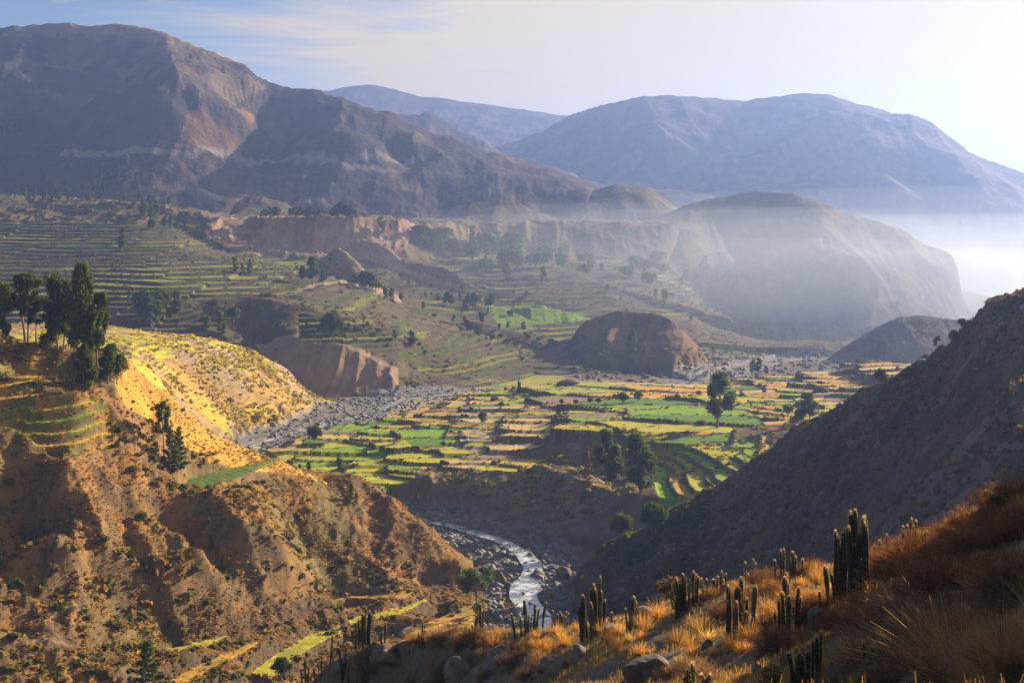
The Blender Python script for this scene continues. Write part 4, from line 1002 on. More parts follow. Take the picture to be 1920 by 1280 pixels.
T(1053, 762, 11, 'round', 'left of two tiny round trees on the straw field', near=True, dmin=420)
T(1080, 760, 11, 'round', 'right of two tiny round trees on the straw field', near=True, dmin=420)
T(1236, 797, 14, 'round', 'round green bush on the middle straw terrace', near=True, dmin=420, wide=0.8)
T(1316, 797, 12, 'bush', 'pale round bush left of the lone field eucalyptus', near=True, dmin=420)
T(1310, 742, 10, 'round', 'small dark trees at the field edge left of the lone eucalyptus top', near=True, dmin=420, wide=1.3)
T(1270, 748, 12, 'bush', 'light green bush beside the yellow-green field strip', near=True, dmin=420, wide=0.8)
T(905, 796, 26, 'round', 'dark tree rising from the rocky walled plots left of the fields', near=True, dmin=440, wide=0.72)
T(926, 752, 12, 'bush', 'yellow-green bush at the left end of the big green field', near=True, dmin=500, wide=1.1)
# middle distance
T(623, 642, 58, 'round', 'large solitary leafy tree on the dark terraces above the pink cliff', dmin=690, wide=0.72, near=True)
T(568, 530, 32, 'tall', 'leftmost tree of the dark trio above the green terraces', dmin=850, wide=1.0)
T(586, 534, 52, 'tall', 'tallest middle tree of the dark trio above the green terraces', dmin=850, wide=1.1)
T(604, 536, 28, 'tall', 'rightmost low tree of the dark trio above the green terraces', dmin=850, wide=1.2)
for i, (x, y, h) in enumerate([(666, 538, 26), (676, 540, 32), (686, 543, 34), (696, 546, 36), (704, 548, 30), (722, 558, 22), (734, 562, 22), (752, 565, 16)]):
    T(x, y, h, 'tall', 'tree in the loose row running down the spur right of the dark trio', 'trees on the spur row', dmin=820, wide=1.1)
for i, (x, y, h) in enumerate([(822, 572, 22), (838, 572, 26), (846, 574, 22), (862, 574, 24), (876, 575, 22), (888, 576, 28), (898, 576, 22), (912, 578, 20), (921, 580, 28)]):
    T(x, y, h, 'tall' if i % 3 else 'slender', 'eucalyptus in the row on the pale flat below the grey slope', 'trees of the valley row', dmin=860, wide=1.1)
for x, y, h, lb in [(850, 607, 17, 'small pointed tree on the green strip, left of three'), (870, 606, 13, 'smallest pointed tree on the green strip, middle of three'), (903, 610, 26, 'dark pointed tree on the green strip, right and tallest of three'), (936, 622, 15, 'small tree on the rise right of the pointed green strip trees'),
                (952, 618, 15, 'second small tree on the rise right of the pointed green strip trees'), (981, 621, 17, 'dark little tree on the slope below the bright green mound'), (1095, 640, 12, 'small tree on the shadowed flank left of the rocky knoll'), (1187, 652, 35, 'tree standing before the shaded face of the rocky knoll'),
                (1230, 561, 20, 'left of two hazy trees above the rocky knoll'), (1246, 566, 24, 'right of two hazy trees above the rocky knoll'), (1138, 548, 15, 'small hazy tree on the brown bank left of the hazy pair above the knoll'), (1295, 604, 14, 'small hazy tree at the right shoulder of the rocky knoll'),
                (793, 582, 16, 'solitary small tree right of the spur row'), (773, 650, 20, 'rounded tree at the right end of the lit green terraces'), (741, 640, 22, 'thin yellowish tree on the lit green terraces')]:
    T(x, y, h, 'round' if 'round' in lb else 'tall', lb, dmin=720, wide=1.1)
T(230, 470, 48, 'column', 'tall pale columnar tree amid the green terraces', dmin=850, wide=1.3)
T(415, 624, 44, 'column', 'pale leafy tree at the edge of the dark gully below the terraces', dmin=600, wide=1.6)
T(385, 614, 26, 'round', 'smaller leafy tree left of the pale tree at the dark gully', dmin=600, wide=0.9)
T(438, 606, 32, 'round', 'shaded tree right of the pale tree at the dark gully', dmin=600, wide=0.9)
T(402, 585, 22, 'round', 'shaded tree above the pale tree at the dark gully', dmin=650, wide=0.9)
for x, y, h in [(440, 512, 30), (455, 516, 24), (468, 514, 28)]:
    T(x, y, h, 'column', 'pale poplar of the little group on the green terraces', 'poplars on the terraces', dmin=850, wide=1.4)
tr2 = random.Random(5)
def scatter(n, poly, h0, h1, kinds, label, group, dmin, dmax=1e9, wide=1.15):
    xs = [p[0] for p in poly]; ys = [p[1] for p in poly]; c = 0; guard = 0
    while c < n and guard < n * 40:
        guard += 1
        x, y = tr2.uniform(min(xs), max(xs)), tr2.uniform(min(ys), max(ys))
        if not in_poly(np.array([x]), np.array([y]), poly)[0]: continue
        if ray_hit(x, y, dmin, dmax) is None: continue
        T(x, y, tr2.uniform(h0, h1), tr2.choice(kinds), label, group, dmin=dmin, dmax=dmax, wide=wide * tr2.uniform(0.85, 1.2)); c += 1
scatter(18, [(262, 400), (305, 398), (355, 430), (350, 442), (270, 438)], 20, 32, ['column', 'tall'], 'dark conifer-like tree in the thicket on the upper right of the green terraces', 'thicket above the terraces', 1000)
scatter(52, [(20, 366), (180, 366), (310, 378), (330, 388), (240, 384), (20, 378)], 11, 21, ['column', 'tall'], 'tree in the narrow wood along the rim above the green terraces', 'rim wood', 1100, 1700)
scatter(30, [(110, 300), (250, 318), (290, 350), (260, 372), (130, 372)], 16, 30, ['column', 'tall'], 'dark tree in the shaded wood at the foot of the left mountain', 'mountain foot wood', 1300)
scatter(10, [(0, 238), (40, 250), (40, 262), (0, 262)], 14, 22, ['tall'], 'dark tree in the small wood high at the left photo border', 'border wood', 1500)
scatter(18, [(165, 520), (215, 545), (260, 575), (340, 590), (330, 606), (240, 590), (150, 540)], 22, 40, ['tall', 'column'], 'hazy tree on the slope behind the hilltop grove', 'trees behind the grove', 640, 1000)
scatter(7, [(262, 585), (322, 590), (322, 615), (270, 615)], 36, 58, ['tall', 'round'], 'leafy tree in the clump on the brown terraces', 'clump on brown terraces', 600, 900)
for x, h in [(490, 14), (497, 16), (506, 20), (514, 24), (521, 22), (545, 18), (553, 22), (562, 22), (572, 18), (580, 22), (590, 18), (600, 16)]:
    T(x, 411, h, 'tall', 'dark tree in the row on the rim of the pink cliff', 'cliff rim row', dmin=1195, dmax=1600, wide=1.3)
for x, h in [(622, 20), (632, 25), (641, 30), (650, 26), (658, 24), (667, 18)]:
    T(x, 411, h, 'tall', 'tree in the full grove on the cliff rim right of the row', 'cliff rim grove', dmin=1195, dmax=1600, wide=1.4)
T(714, 434, 26, 'tall', 'dark tree alone near the right end of the cliff shelf', dmin=1060, wide=1.3)
T(733, 436, 16, 'tall', 'small tree right of the lone dark tree on the cliff shelf', dmin=1060, wide=1.2)
scatter(17, [(780, 450), (850, 452), (852, 482), (790, 478)], 22, 36, ['tall', 'round'], 'bluish tree in the grove below the right end of the cliff', 'grove below the cliff', 1000)
scatter(24, [(868, 460), (1030, 470), (1020, 535), (880, 520)], 22, 40, ['tall', 'column', 'round'], 'hazy tree among the pale fields in the valley centre', 'valley centre trees', 980)
scatter(26, [(1030, 490), (1330, 500), (1420, 540), (1300, 545), (1060, 520)], 16, 30, ['tall', 'round'], 'faint tree in the haze below the domed hill', 'trees in the haze', 1000)
scatter(14, [(780, 590), (1060, 640), (1040, 690), (860, 660)], 7, 13, ['round'], 'small bush-like tree on the shaded terraces in the valley centre', 'shaded terrace bushes', 760)
for x, h in [(1670, 15), (1683, 16)]: T(x, 580, h, 'tall', 'one of the faint twin trees before the misty cliff', 'misty twin trees', dmin=1000, wide=1.1)
scatter(7, [(1855, 545), (1915, 545), (1915, 556), (1855, 556)], 9, 18, ['tall'], 'barely visible tree in the bright mist above the dark hill', 'bright mist trees', 1000)

scatter(34, [(250, 560), (560, 585), (740, 600), (800, 650), (640, 640), (430, 640), (330, 620)], 7, 16, ['round', 'tall'], 'bushy small tree on the dark terraces between gully and great leafy tree', 'dark terrace trees', 700, 1000)
scatter(22, [(600, 520), (700, 545), (860, 600), (1000, 600), (1000, 560), (760, 520)], 8, 16, ['round', 'tall'], 'small tree dotted on the folded ground left of the bright green mound', 'folded ground trees', 800, 1150)
# ---------------------------------------------------------------- low growth on the slopes: uncountable scrub, merged
def layer_at(x, y):
    u = CX + F * x / y; j = np.clip(np.round((u - UC[0]) / 2).astype(int), 0, NC - 1); i = np.clip(np.round(np.interp(y, YR, np.arange(NR))).astype(int), 0, NR - 1)
    return i, j
def scrub(name, n, box, accept, size, palette, k=9, seed=1, flat=0.75, aspect=1.2):
    rg = np.random.default_rng(seed)
    x = rg.uniform(box[0], box[1], n); y = rg.uniform(box[2], box[3], n); i, j = layer_at(x, y)
    u = CX + F * x / y
    ok = (u > -200) & (u < 2120) & (rg.random(n) < accept(i, j)); x, y, i, j = x[ok], y[ok], i[ok], j[ok]; m = len(x)
    z = ground(x, y); s = rg.uniform(size[0], size[1], m) * (0.6 + 0.8 * rg.random(m) ** 2)
    d = rg.normal(size=(m, k, 3)); d /= np.linalg.norm(d, axis=2)[..., None]; d *= (rg.random((m, k)) ** 0.4)[..., None]; d[..., 2] = np.abs(d[..., 2]) * flat
    P = np.stack([x, y, z], 1)[:, None] + d * s[:, None, None] * 0.62
    V = rand_quads(P.reshape(-1, 3), np.repeat(s, k) * 0.62, rg, aspect=aspect)
    c = np.array([p[0] for p in palette]); w = np.array([p[1] for p in palette]); w = w / w.sum()
    cc = c[rg.choice(len(c), m, p=w)] * rg.uniform(0.7, 1.3, (m, 1))
    Cc = np.repeat(np.repeat(cc[:, None], k, 1) * rg.uniform(0.8, 1.2, (m, k, 1)), 4, axis=1).reshape(-1, 3)
    o = link(name, new_mesh(name, V, quad_faces(m * k), M_SCRUB, colors=Cc)); o['kind'] = 'stuff'; return o
goldm = region([(215, 640), (280, 690), (420, 790), (540, 870), (640, 915), (560, 890), (450, 880), (380, 860), (300, 800), (235, 760), (215, 720)], 300, 380)
cn = nz(0.06, 401, -0.25, 0.15); cn2 = nz(0.03, 402, 0.0, 0.35)
bare = (1 - 0.85 * TERR * (1 - RISER)) * (1 - 0.8 * crop) * (1 - 0.93 * LEV * (SL < 0.5))
scrub('hillside_scrub', 105000, (-190, 20, 205, 395), lambda i, j: isl['left'][i, j] * bare[i, j] * (0.25 + 0.75 * cn[i, j]) * (1 - 0.35 * goldm[i, j]), (0.28, 0.75),
      [((.42, .24, .07), 5), ((.33, .19, .065), 4), ((.21, .145, .065), 3), ((.16, .16, .05), 1.6), ((.44, .31, .11), 2)], 8, 501)
cn3 = nz(0.045, 403, 0.05, 0.3)
scrub('hillside_scrub', 9000, (-190, 20, 205, 395), lambda i, j: isl['left'][i, j] * bare[i, j] * cn3[i, j] * (1 - 0.8 * goldm[i, j]), (0.8, 2.0), [((.13, .13, .045), 4), ((.10, .10, .035), 3), ((.24, .20, .06), 2), ((.26, .17, .07), 2)], 16, 507)
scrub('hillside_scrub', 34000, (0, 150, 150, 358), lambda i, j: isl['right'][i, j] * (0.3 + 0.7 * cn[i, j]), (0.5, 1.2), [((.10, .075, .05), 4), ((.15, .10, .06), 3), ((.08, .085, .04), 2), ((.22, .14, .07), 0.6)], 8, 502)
scrub('green_scrub', 5200, (25, 75, 315, 365), lambda i, j: (isl['right'][i, j]) * (U[i, j] < 1330), (1.2, 2.6), [((.10, .12, .04), 3), ((.13, .14, .045), 2), ((.07, .085, .035), 2)], 14, 503)
ylw = region([(330, 690), (480, 640), (620, 760), (600, 800), (470, 840), (400, 800), (300, 720)], 440, 690)
scrub('yellow_scrub', 30000, (-260, -55, 420, 690), lambda i, j: isl['bench'][i, j] * (BED[i, j] < 0.2) * (0.18 + 0.82 * ylw[i, j]) * (0.15 + cn[i, j]) * 0.9, (0.9, 2.2), [((.50, .42, .05), 4), ((.34, .32, .05), 2), ((.13, .13, .04), 1.2), ((.40, .26, .08), 1)], 10, 504)
bank = scr | gul
scrub('bank_scrub', 26000, (-90, 120, 395, 700), lambda i, j: isl['plateau'][i, j] * (BED[i, j] < 0.2) * np.where(gul[i, j], 0.3, np.where(scr[i, j], 0.65, np.where(FE[i, j] < 0.04, 0.28, np.where((FID[i, j] < 0) & (TERR[i, j] < 0.5), 0.2, 0.012)))), (0.6, 1.7), [((.16, .16, .045), 4), ((.11, .115, .04), 3), ((.33, .30, .07), 2.4), ((.25, .18, .08), 1)], 10, 505)
scrub('slope_scrub', 34000, (-420, 420, 690, 1330), lambda i, j: (isl['slope'] | isl['hill'])[i, j] * (0.03 + 0.5 * cn2[i, j] + 0.35 * RISER[i, j]) * (1 - 0.9 * cliff[i, j]) * (1 - 0.9 * pk[i, j]), (1.0, 2.7), [((.12, .12, .04), 5), ((.085, .095, .035), 3), ((.20, .14, .07), 3), ((.22, .20, .06), 2)], 7, 506)

# ---------------------------------------------------------------- stones of the river bed
def stones(name, n, box, accept, size, seed, mat):
    rg = np.random.default_rng(seed); x = rg.uniform(box[0], box[1], n); y = rg.uniform(box[2], box[3], n); i, j = layer_at(x, y)
    ok = rg.random(n) < accept(i, j); x, y = x[ok], y[ok]; m = len(x); z = ground(x, y)
    V0, F0 = ICO[1]; s = size[0] + (size[1] - size[0]) * rg.random(m) ** 4
    V = V0[None] * (1 + 0.28 * rg.normal(size=(m, len(V0), 1))); V = V * (s[:, None] * rg.uniform(0.55, 1.1, (m, 3)))[:, None, :]
    th = rg.random(m) * 6.28; c, sn = np.cos(th)[:, None], np.sin(th)[:, None]
    V = np.stack([V[..., 0] * c - V[..., 1] * sn, V[..., 0] * sn + V[..., 1] * c, V[..., 2] * 0.75], -1) + np.stack([x, y, z + s * 0.12], 1)[:, None]
    Fc = (F0[None] + (np.arange(m) * len(V0))[:, None, None]).reshape(-1, 3)
    o = link(name, new_mesh(name, V.reshape(-1, 3), Fc, mat)); o['kind'] = 'stuff'
stones('river_stones', 16000, (-160, 140, 290, 720), lambda i, j: BED[i, j] * 0.95, (0.28, 1.7), 601, M_STONE)
chn = np.zeros(Z.shape, np.float32); chn[i0r:i1r] = (RDIST < chan) & (RDIST > 0.6)
stones('river_stones', 30000, (-160, 60, 290, 480), lambda i, j: chn[i, j] * 0.4, (0.8, 2.6), 604, M_STONE)
edg = np.zeros(Z.shape, np.float32); edg[i0r:i1r] = np.exp(-((RDIST - chan) / 1.3) ** 2)
stones('river_stones', 60000, (-60, 40, 290, 440), lambda i, j: np.maximum(BED[i, j] * 0.30, edg[i, j] * 0.9), (0.22, 1.5), 605, M_STONE)
stones('river_stones', 26000, (-110, 60, 440, 700), lambda i, j: np.maximum(BED[i, j] * 0.25, edg[i, j] * 0.8), (0.3, 1.5), 606, M_STONE)
stones('field_stones', 2600, (-40, 140, 400, 690), lambda i, j: isl['plateau'][i, j] * np.where(rock[i, j] & (FE[i, j] < 0.2), 0.8, np.where(FE[i, j] < 0.06, 0.25, 0.0)), (0.4, 1.6), 602, M_ROCK)
stones('hillside_stones', 9000, (0, 150, 150, 358), lambda i, j: isl['right'][i, j] * cn2[i, j] * 0.8, (0.25, 1.6), 607, M_ROCK)
stones('valley_stones', 3200, (40, 240, 690, 960), lambda i, j: (YP[i, j] > 655) * (YP[i, j] < 728) * 0.7, (0.5, 2.6), 603, M_ROCK)
# ---------------------------------------------------------------- foreground plants
def mat_cactus():
    m, nt, out = material('cactus_skin'); L = nt.links.new
    at = nt.nodes.new('ShaderNodeAttribute'); at.attribute_name = 'Col'
    d = nt.nodes.new('ShaderNodeBsdfDiffuse'); t = nt.nodes.new('ShaderNodeBsdfTranslucent'); mx = nt.nodes.new('ShaderNodeMixShader')
    L(at.outputs['Color'], d.inputs['Color']); L(at.outputs['Color'], t.inputs['Color'])
    sp = nt.nodes.new('ShaderNodeSeparateColor'); L(at.outputs['Color'], sp.inputs['Color'])
    k = nt.nodes.new('ShaderNodeMath'); k.operation = 'GREATER_THAN'; k.inputs[1].default_value = 0.2; L(sp.outputs['Red'], k.inputs[0])     # only the pale spines let light through
    k2 = nt.nodes.new('ShaderNodeMath'); k2.operation = 'MULTIPLY'; k2.inputs[1].default_value = 0.7; L(k.outputs[0], k2.inputs[0])
    L(k2.outputs[0], mx.inputs['Fac']); L(d.outputs['BSDF'], mx.inputs[1]); L(t.outputs['BSDF'], mx.inputs[2]); L(mx.outputs['Shader'], out.inputs['Surface']); return m
M_CACT = mat_cactus()
def stem_mesh(h, r, rg, bend=(0, 0), elbow=0.0, spines=True, ribs=8, nseg=14):
    """ribbed column, rounded tip, with a fuzz of pale spines along the ribs"""
    k = ribs * 3
    t = np.linspace(0, 1, nseg) ** 0.9
    cx = bend[0] * t ** 2 * h; cyy = bend[1] * t ** 2 * h; cz = t * h
    if elbow:                                                               # an arm that leaves sideways and turns up
        ang = elbow; e = 0.25 * h; q = sstep(0, 0.35, t); cx = math.cos(ang) * e * q; cyy = math.sin(ang) * e * q; cz = h * np.where(t < 0.35, t * 0.35, 0.1225 + (t - 0.35) * (1 - 0.1225) / 0.65)
    tip = np.sqrt(np.clip(1 - (np.clip(t - (1 - 1.3 * r / h), 0, 1) / (1.3 * r / h)) ** 2, 0.02, 1))
    rad = r * (0.86 + 0.14 * np.sin(t * 9 + rg.random() * 6)) * np.where(t < 0.08, 0.8, 1) * tip
    th = np.arange(k) / k * 2 * np.pi
    rib = 1 + 0.16 * np.cos(th * ribs)
    V = np.stack([cx[:, None] + rad[:, None] * rib * np.cos(th), cyy[:, None] + rad[:, None] * rib * np.sin(th), np.repeat(cz[:, None], k, 1)], -1)
    i = np.arange(nseg - 1)[:, None] * k; j = np.arange(k)[None]; Fq = np.stack([i + j, i + (j + 1) % k, i + k + (j + 1) % k, i + k + j], -1).reshape(-1, 4)
    g = (np.array((.04, .05, .022)) if rg.random() > 0.14 else np.array((.10, .08, .06))) * rg.uniform(0.75, 1.25)
    Vs = [V.reshape(-1, 3)]; Fs = [Fq]; Cs = [np.repeat(g[None], nseg * k, 0) * rg.uniform(0.85, 1.15, (nseg * k, 1)) * np.where(np.cos(th * ribs) > 0.2, 1.15, 0.8)[None].repeat(nseg, 0).reshape(-1, 1)]
    if spines:
        n = int(120 + 190 * h); tt = rg.random(n) ** 0.85; ii = rg.integers(0, ribs, n) * 3; aa = th[ii]
        tt[: n // 4] = 1 - 0.12 * rg.random(n // 4) ** 1.5
        px = np.interp(tt, t, cx); py = np.interp(tt, t, cyy); pz = np.interp(tt, t, cz); pr = np.interp(tt, t, rad) * 1.1
        base = np.stack([px + pr * np.cos(aa), py + pr * np.sin(aa), pz], 1)
        dirv = np.stack([np.cos(aa), np.sin(aa), rg.normal(0, 0.5, n) + 1.3 * np.clip((tt - 0.9) / 0.1, 0, 1)], 1) + rg.normal(0, 0.45, (n, 3)); dirv /= np.linalg.norm(dirv, axis=1)[:, None]
        L_ = (0.035 + 0.04 * rg.random(n))[:, None]; side = np.cross(dirv, [0.1, 0.2, 1.0]); side /= np.linalg.norm(side, axis=1)[:, None] + 1e-9
        wv = 0.0055
        Q = np.stack([base - side * wv, base + side * wv, base + dirv * L_ + side * wv * 0.4, base + dirv * L_ - side * wv * 0.4], 1).reshape(-1, 3)
        Vs.append(Q); Fs.append(quad_faces(n) + nseg * k); Cs.append(np.repeat(np.array([[.62, .47, .26]]), n * 4, 0))
    return new_mesh('stem', np.concatenate(Vs), np.concatenate(Fs), M_CACT, smooth=False, colors=np.concatenate(Cs))
crng = np.random.default_rng(77)
def cactus(px, py, hpx, wpx, n, label, group=None, tops=None, pos=None, thick=1.0):
    p = pos or fhit(px, py); s = p[1] / F
    r = bpy.data.objects.new('columnar_cactus', None); col.objects.link(r); r.location = (p[0], p[1], p[2] - 0.06); r.empty_display_size = 0.1
    tag(r, label, 'cactus', group)
    H = hpx * s; Wd = wpx * s
    for q in range(n):
        if tops and q < len(tops): x = (tops[q][0] - px) * s; h = (py - tops[q][1]) * s
        else: x = crng.uniform(-0.5, 0.5) * Wd; h = H * crng.uniform(0.22, 0.88)
        yy = crng.uniform(-0.35, 0.35) * max(Wd, 0.3)
        h = max(h, 0.3); rr = min(0.10, max(0.045, h * 0.045)) * crng.uniform(0.75, 1.25) * thick
        elb = 0.0
        if n > 3 and crng.random() < 0.22 and h > 0.7 and not (tops and q < len(tops)): elb = crng.uniform(0, 6.28)
        xb = x * 0.86
        me = stem_mesh(h + 0.1, rr, crng, ((x - xb) / max(h, .3), crng.uniform(-0.03, 0.03)), elb, spines=p[1] < 112)
        c = bpy.data.objects.new('stem', me); col.objects.link(c); c.parent = r
        c.location = (xb, yy, (fground(p[0] + xb, p[1] + yy) - p[2]) if not pos else 0.0); c.rotation_euler = (crng.normal(0, 0.045), crng.normal(0, 0.045), crng.uniform(0, 6.28) if not (x - xb) else 0)
    return r
cactus(1590, 1122, 158, 86, 19, 'largest tall cactus clump, standing high above the orange grass', tops=[(1605, 964), (1600, 968), (1566, 986), (1572, 998), (1582, 990), (1590, 988), (1597, 1000), (1619, 984), (1625, 1000), (1630, 1008), (1553, 1046), (1558, 1062), (1612, 1060), (1604, 1030), (1580, 1050)])
cactus(1466, 1200, 112, 58, 11, 'tall cactus clump left of the grey boulder, in the middle of the slope', tops=[(1477, 1088), (1484, 1100), (1463, 1126), (1447, 1144), (1494, 1112), (1500, 1130)])
cactus(1462, 1093, 62, 26, 7, 'stout short cactus clump on the slope crest, left of the largest clump', tops=[(1464, 1033), (1470, 1033), (1456, 1048)])
cactus(1487, 1090, 58, 16, 4, 'slim forked cactus directly right of the stout crest clump', tops=[(1489, 1036), (1494, 1046), (1480, 1048)])
cactus(1388, 1190, 104, 50, 11, 'cactus clump with two tall side stems on the middle slope, orange tussocks at its foot', tops=[(1367, 1090), (1375, 1098), (1393, 1085), (1388, 1104), (1412, 1104), (1405, 1130)])
cactus(1290, 1143, 72, 48, 11, 'cactus clump rising behind the tangled branching cactus', tops=[(1283, 1073), (1291, 1086), (1301, 1078), (1262, 1070), (1266, 1068), (1277, 1086), (1307, 1084)])
cactus(1112, 1192, 106, 52, 16, 'dense cactus clump beside the pale boulder, left of the slope middle', tops=[(1121, 1088), (1111, 1098), (1091, 1106), (1101, 1112), (1117, 1108), (1128, 1120), (1136, 1136), (1088, 1130), (1124, 1114)])
cactus(1183, 1183, 66, 22, 7, 'small dark cactus clump right of the dense clump with boulder', tops=[(1183, 1118), (1187, 1120), (1175, 1136)])
cactus(1148, 1182, 34, 4, 1, 'single short cactus stem between the dense clump and the small dark clump', tops=[(1148, 1150)])
cactus(672, 1234, 76, 66, 18, 'wide dark cactus clump on the left end of the rocky crest', tops=[(684, 1157), (689, 1160), (681, 1166), (636, 1168), (647, 1168), (634, 1174), (671, 1172), (665, 1172), (695, 1168), (698, 1176)])
cactus(718, 1218, 44, 12, 4, 'slim cactus of three stems just right of the wide crest clump', tops=[(715, 1176), (722, 1178), (717, 1190)])
cactus(790, 1208, 38, 20, 7, 'small cactus clump in the brown grass in the middle of the rocky crest', tops=[(791, 1173), (797, 1178), (785, 1180)])
cactus(892, 1194, 46, 40, 10, 'cactus clump of uneven stems on the crest left of the river bend', tops=[(903, 1147), (906, 1152), (893, 1160), (885, 1164), (875, 1170)])
cactus(855, 1194, 22, 4, 1, 'lone short cactus stem on the crest left of the uneven clump', tops=[(854, 1172)])
cactus(985, 1190, 56, 56, 12, 'row-like cactus clump standing before the shining river', tops=[(988, 1132), (1007, 1141), (1002, 1150), (963, 1144), (976, 1152), (1012, 1152), (1023, 1139), (992, 1155)], )
cactus(1052, 1174, 36, 30, 9, 'low cactus clump before the river rocks, right of the row-like clump', tops=[(1038, 1140), (1049, 1141), (1061, 1142), (1055, 1150)])
cactus(1408, 1092, 44, 26, 5, 'thin cactus clump on the crest between the stout clump and the branching cactus', tops=[(1398, 1052), (1411, 1048), (1419, 1060)])
cactus(1340, 1112, 36, 44, 9, 'low row of small cactus stems on the crest behind the orange grass', tops=[(1313, 1078), (1322, 1082), (1336, 1084), (1345, 1082), (1355, 1076), (1361, 1082)])
cactus(1703, 1018, 44, 30, 7, 'cactus clump on the right crest with a curved arm', tops=[(1709, 978), (1715, 982), (1699, 984), (1695, 988), (1690, 992), (1716, 994)])
cactus(1646, 1046, 32, 16, 5, 'little cactus clump at the crest just right of the largest clump', tops=[(1647, 1018), (1651, 1022), (1640, 1026)])
cactus(1664, 1038, 38, 10, 2, 'pair of slim cactus stems on the crest between little and curved-arm clumps', tops=[(1662, 1004), (1667, 1022)])
cactus(1681, 1032, 18, 4, 1, 'lone stubby cactus stem on the crest left of the curved-arm clump', tops=[(1681, 1016)])
cactus(1514, 1284, 84, 66, 11, 'cactus clump at the bottom edge beside the low branching cactus', tops=[(1521, 1202), (1513, 1210), (1533, 1200), (1545, 1202), (1484, 1220), (1495, 1220)])
cactus(1637, 1292, 94, 50, 9, 'cactus clump at the bottom edge with one tall left stem', tops=[(1619, 1199), (1653, 1202), (1640, 1216), (1660, 1222), (1634, 1220)])
cactus(1294, 1300, 54, 22, 4, 'short thick cactus stems at the bottom edge, left of two', tops=[(1293, 1247), (1287, 1256), (1302, 1254)])
cactus(1322, 1304, 38, 14, 3, 'short thick cactus stems at the bottom edge, right of two', tops=[(1319, 1267), (1326, 1268)])
cactus(572, 1290, 60, 14, 4, 'thin dark cactus at the lower left end of the crest', tops=[(572, 1233), (567, 1255), (579, 1255)])
cactus(606, 1260, 42, 40, 9, 'low dark cactus clump between the thin left cactus and the wide clump', tops=[(626, 1205), (633, 1215), (603, 1226), (595, 1232), (588, 1234)])
cactus(1542, 1148, 40, 4, 1, 'curved single cactus stem left of the orange bush', tops=[(1539, 1112)])
cactus(1616, 1098, 34, 4, 1, 'short cactus stem at the right foot of the largest clump', tops=[(1616, 1066)])
cactus(973, 738, 34, 6, 3, 'very tall dark columnar cactus at the far edge of the green field', pos=ray_hit(973, 738, 560), tops=[(973, 706), (971, 714), (975, 716)], thick=3.5)

# branching cholla-like cacti
def cholla(px, py, hpx, label, seed):
    p = fhit(px, py); s = p[1] / F; H = hpx * s; rg = np.random.default_rng(seed); parts = []
    def grow(a, d, ln, r, lev):
        pts = [a]; q = a; dd = d.copy()
        for _ in range(3): dd = dd + rg.normal(0, 0.22, 3); dd /= np.linalg.norm(dd); q = q + dd * ln / 3; pts.append(q)
        parts.append(tube(pts, np.linspace(r, r * 0.8, 4), 5))
        if lev < 4:
            for _ in range(3 if lev < 3 else 2):
                nd = dd + rg.normal(0, 0.65, 3) + np.array([0, 0, 0.25]); nd /= np.linalg.norm(nd); grow(q, nd, ln * 0.74, r * 0.86, lev + 1)
    for _ in range(3):
        d = rg.normal(0, 0.4, 3) + np.array([0, 0, 1]); grow(np.zeros(3), d / np.linalg.norm(d), H * 0.34, 0.032 + 0.012 * H, 0)
    V, Fc = merge(parts); V *= H / V[:, 2].max(); nb = len(V)
    k = rg.integers(0, nb, 3200); D = rg.normal(size=(3200, 3)); D /= np.linalg.norm(D, axis=1)[:, None]; sd = np.cross(D, [0.2, 0.1, 1]); sd /= np.linalg.norm(sd, axis=1)[:, None]
    B = V[k]; Q = np.stack([B - sd * .006, B + sd * .006, B + D * .07 + sd * .002, B + D * .07 - sd * .002], 1).reshape(-1, 3)
    Cc = np.concatenate([np.tile((.13, .10, .045), (nb, 1)), np.tile((.66, .46, .20), (len(Q), 1))])
    r = link('branching_cactus', new_mesh('branching_cactus', np.concatenate([V, Q]), np.concatenate([Fc, quad_faces(3200) + nb]), M_CACT, colors=Cc), loc=(p[0], p[1], p[2] - 0.05)); tag(r, label, 'cactus')
cholla(1264, 1146, 70, 'tangled branching cactus with golden spines, beside the clump on the crest', 1)
cholla(1462, 1292, 50, 'low spreading branching cactus at the bottom edge', 2)
cholla(1683, 1072, 32, 'small dark branching cactus on the right slope above the grey grass', 3)
cholla(1852, 958, 44, 'spiny branching cactus on the right skyline before the dark hill', 4)

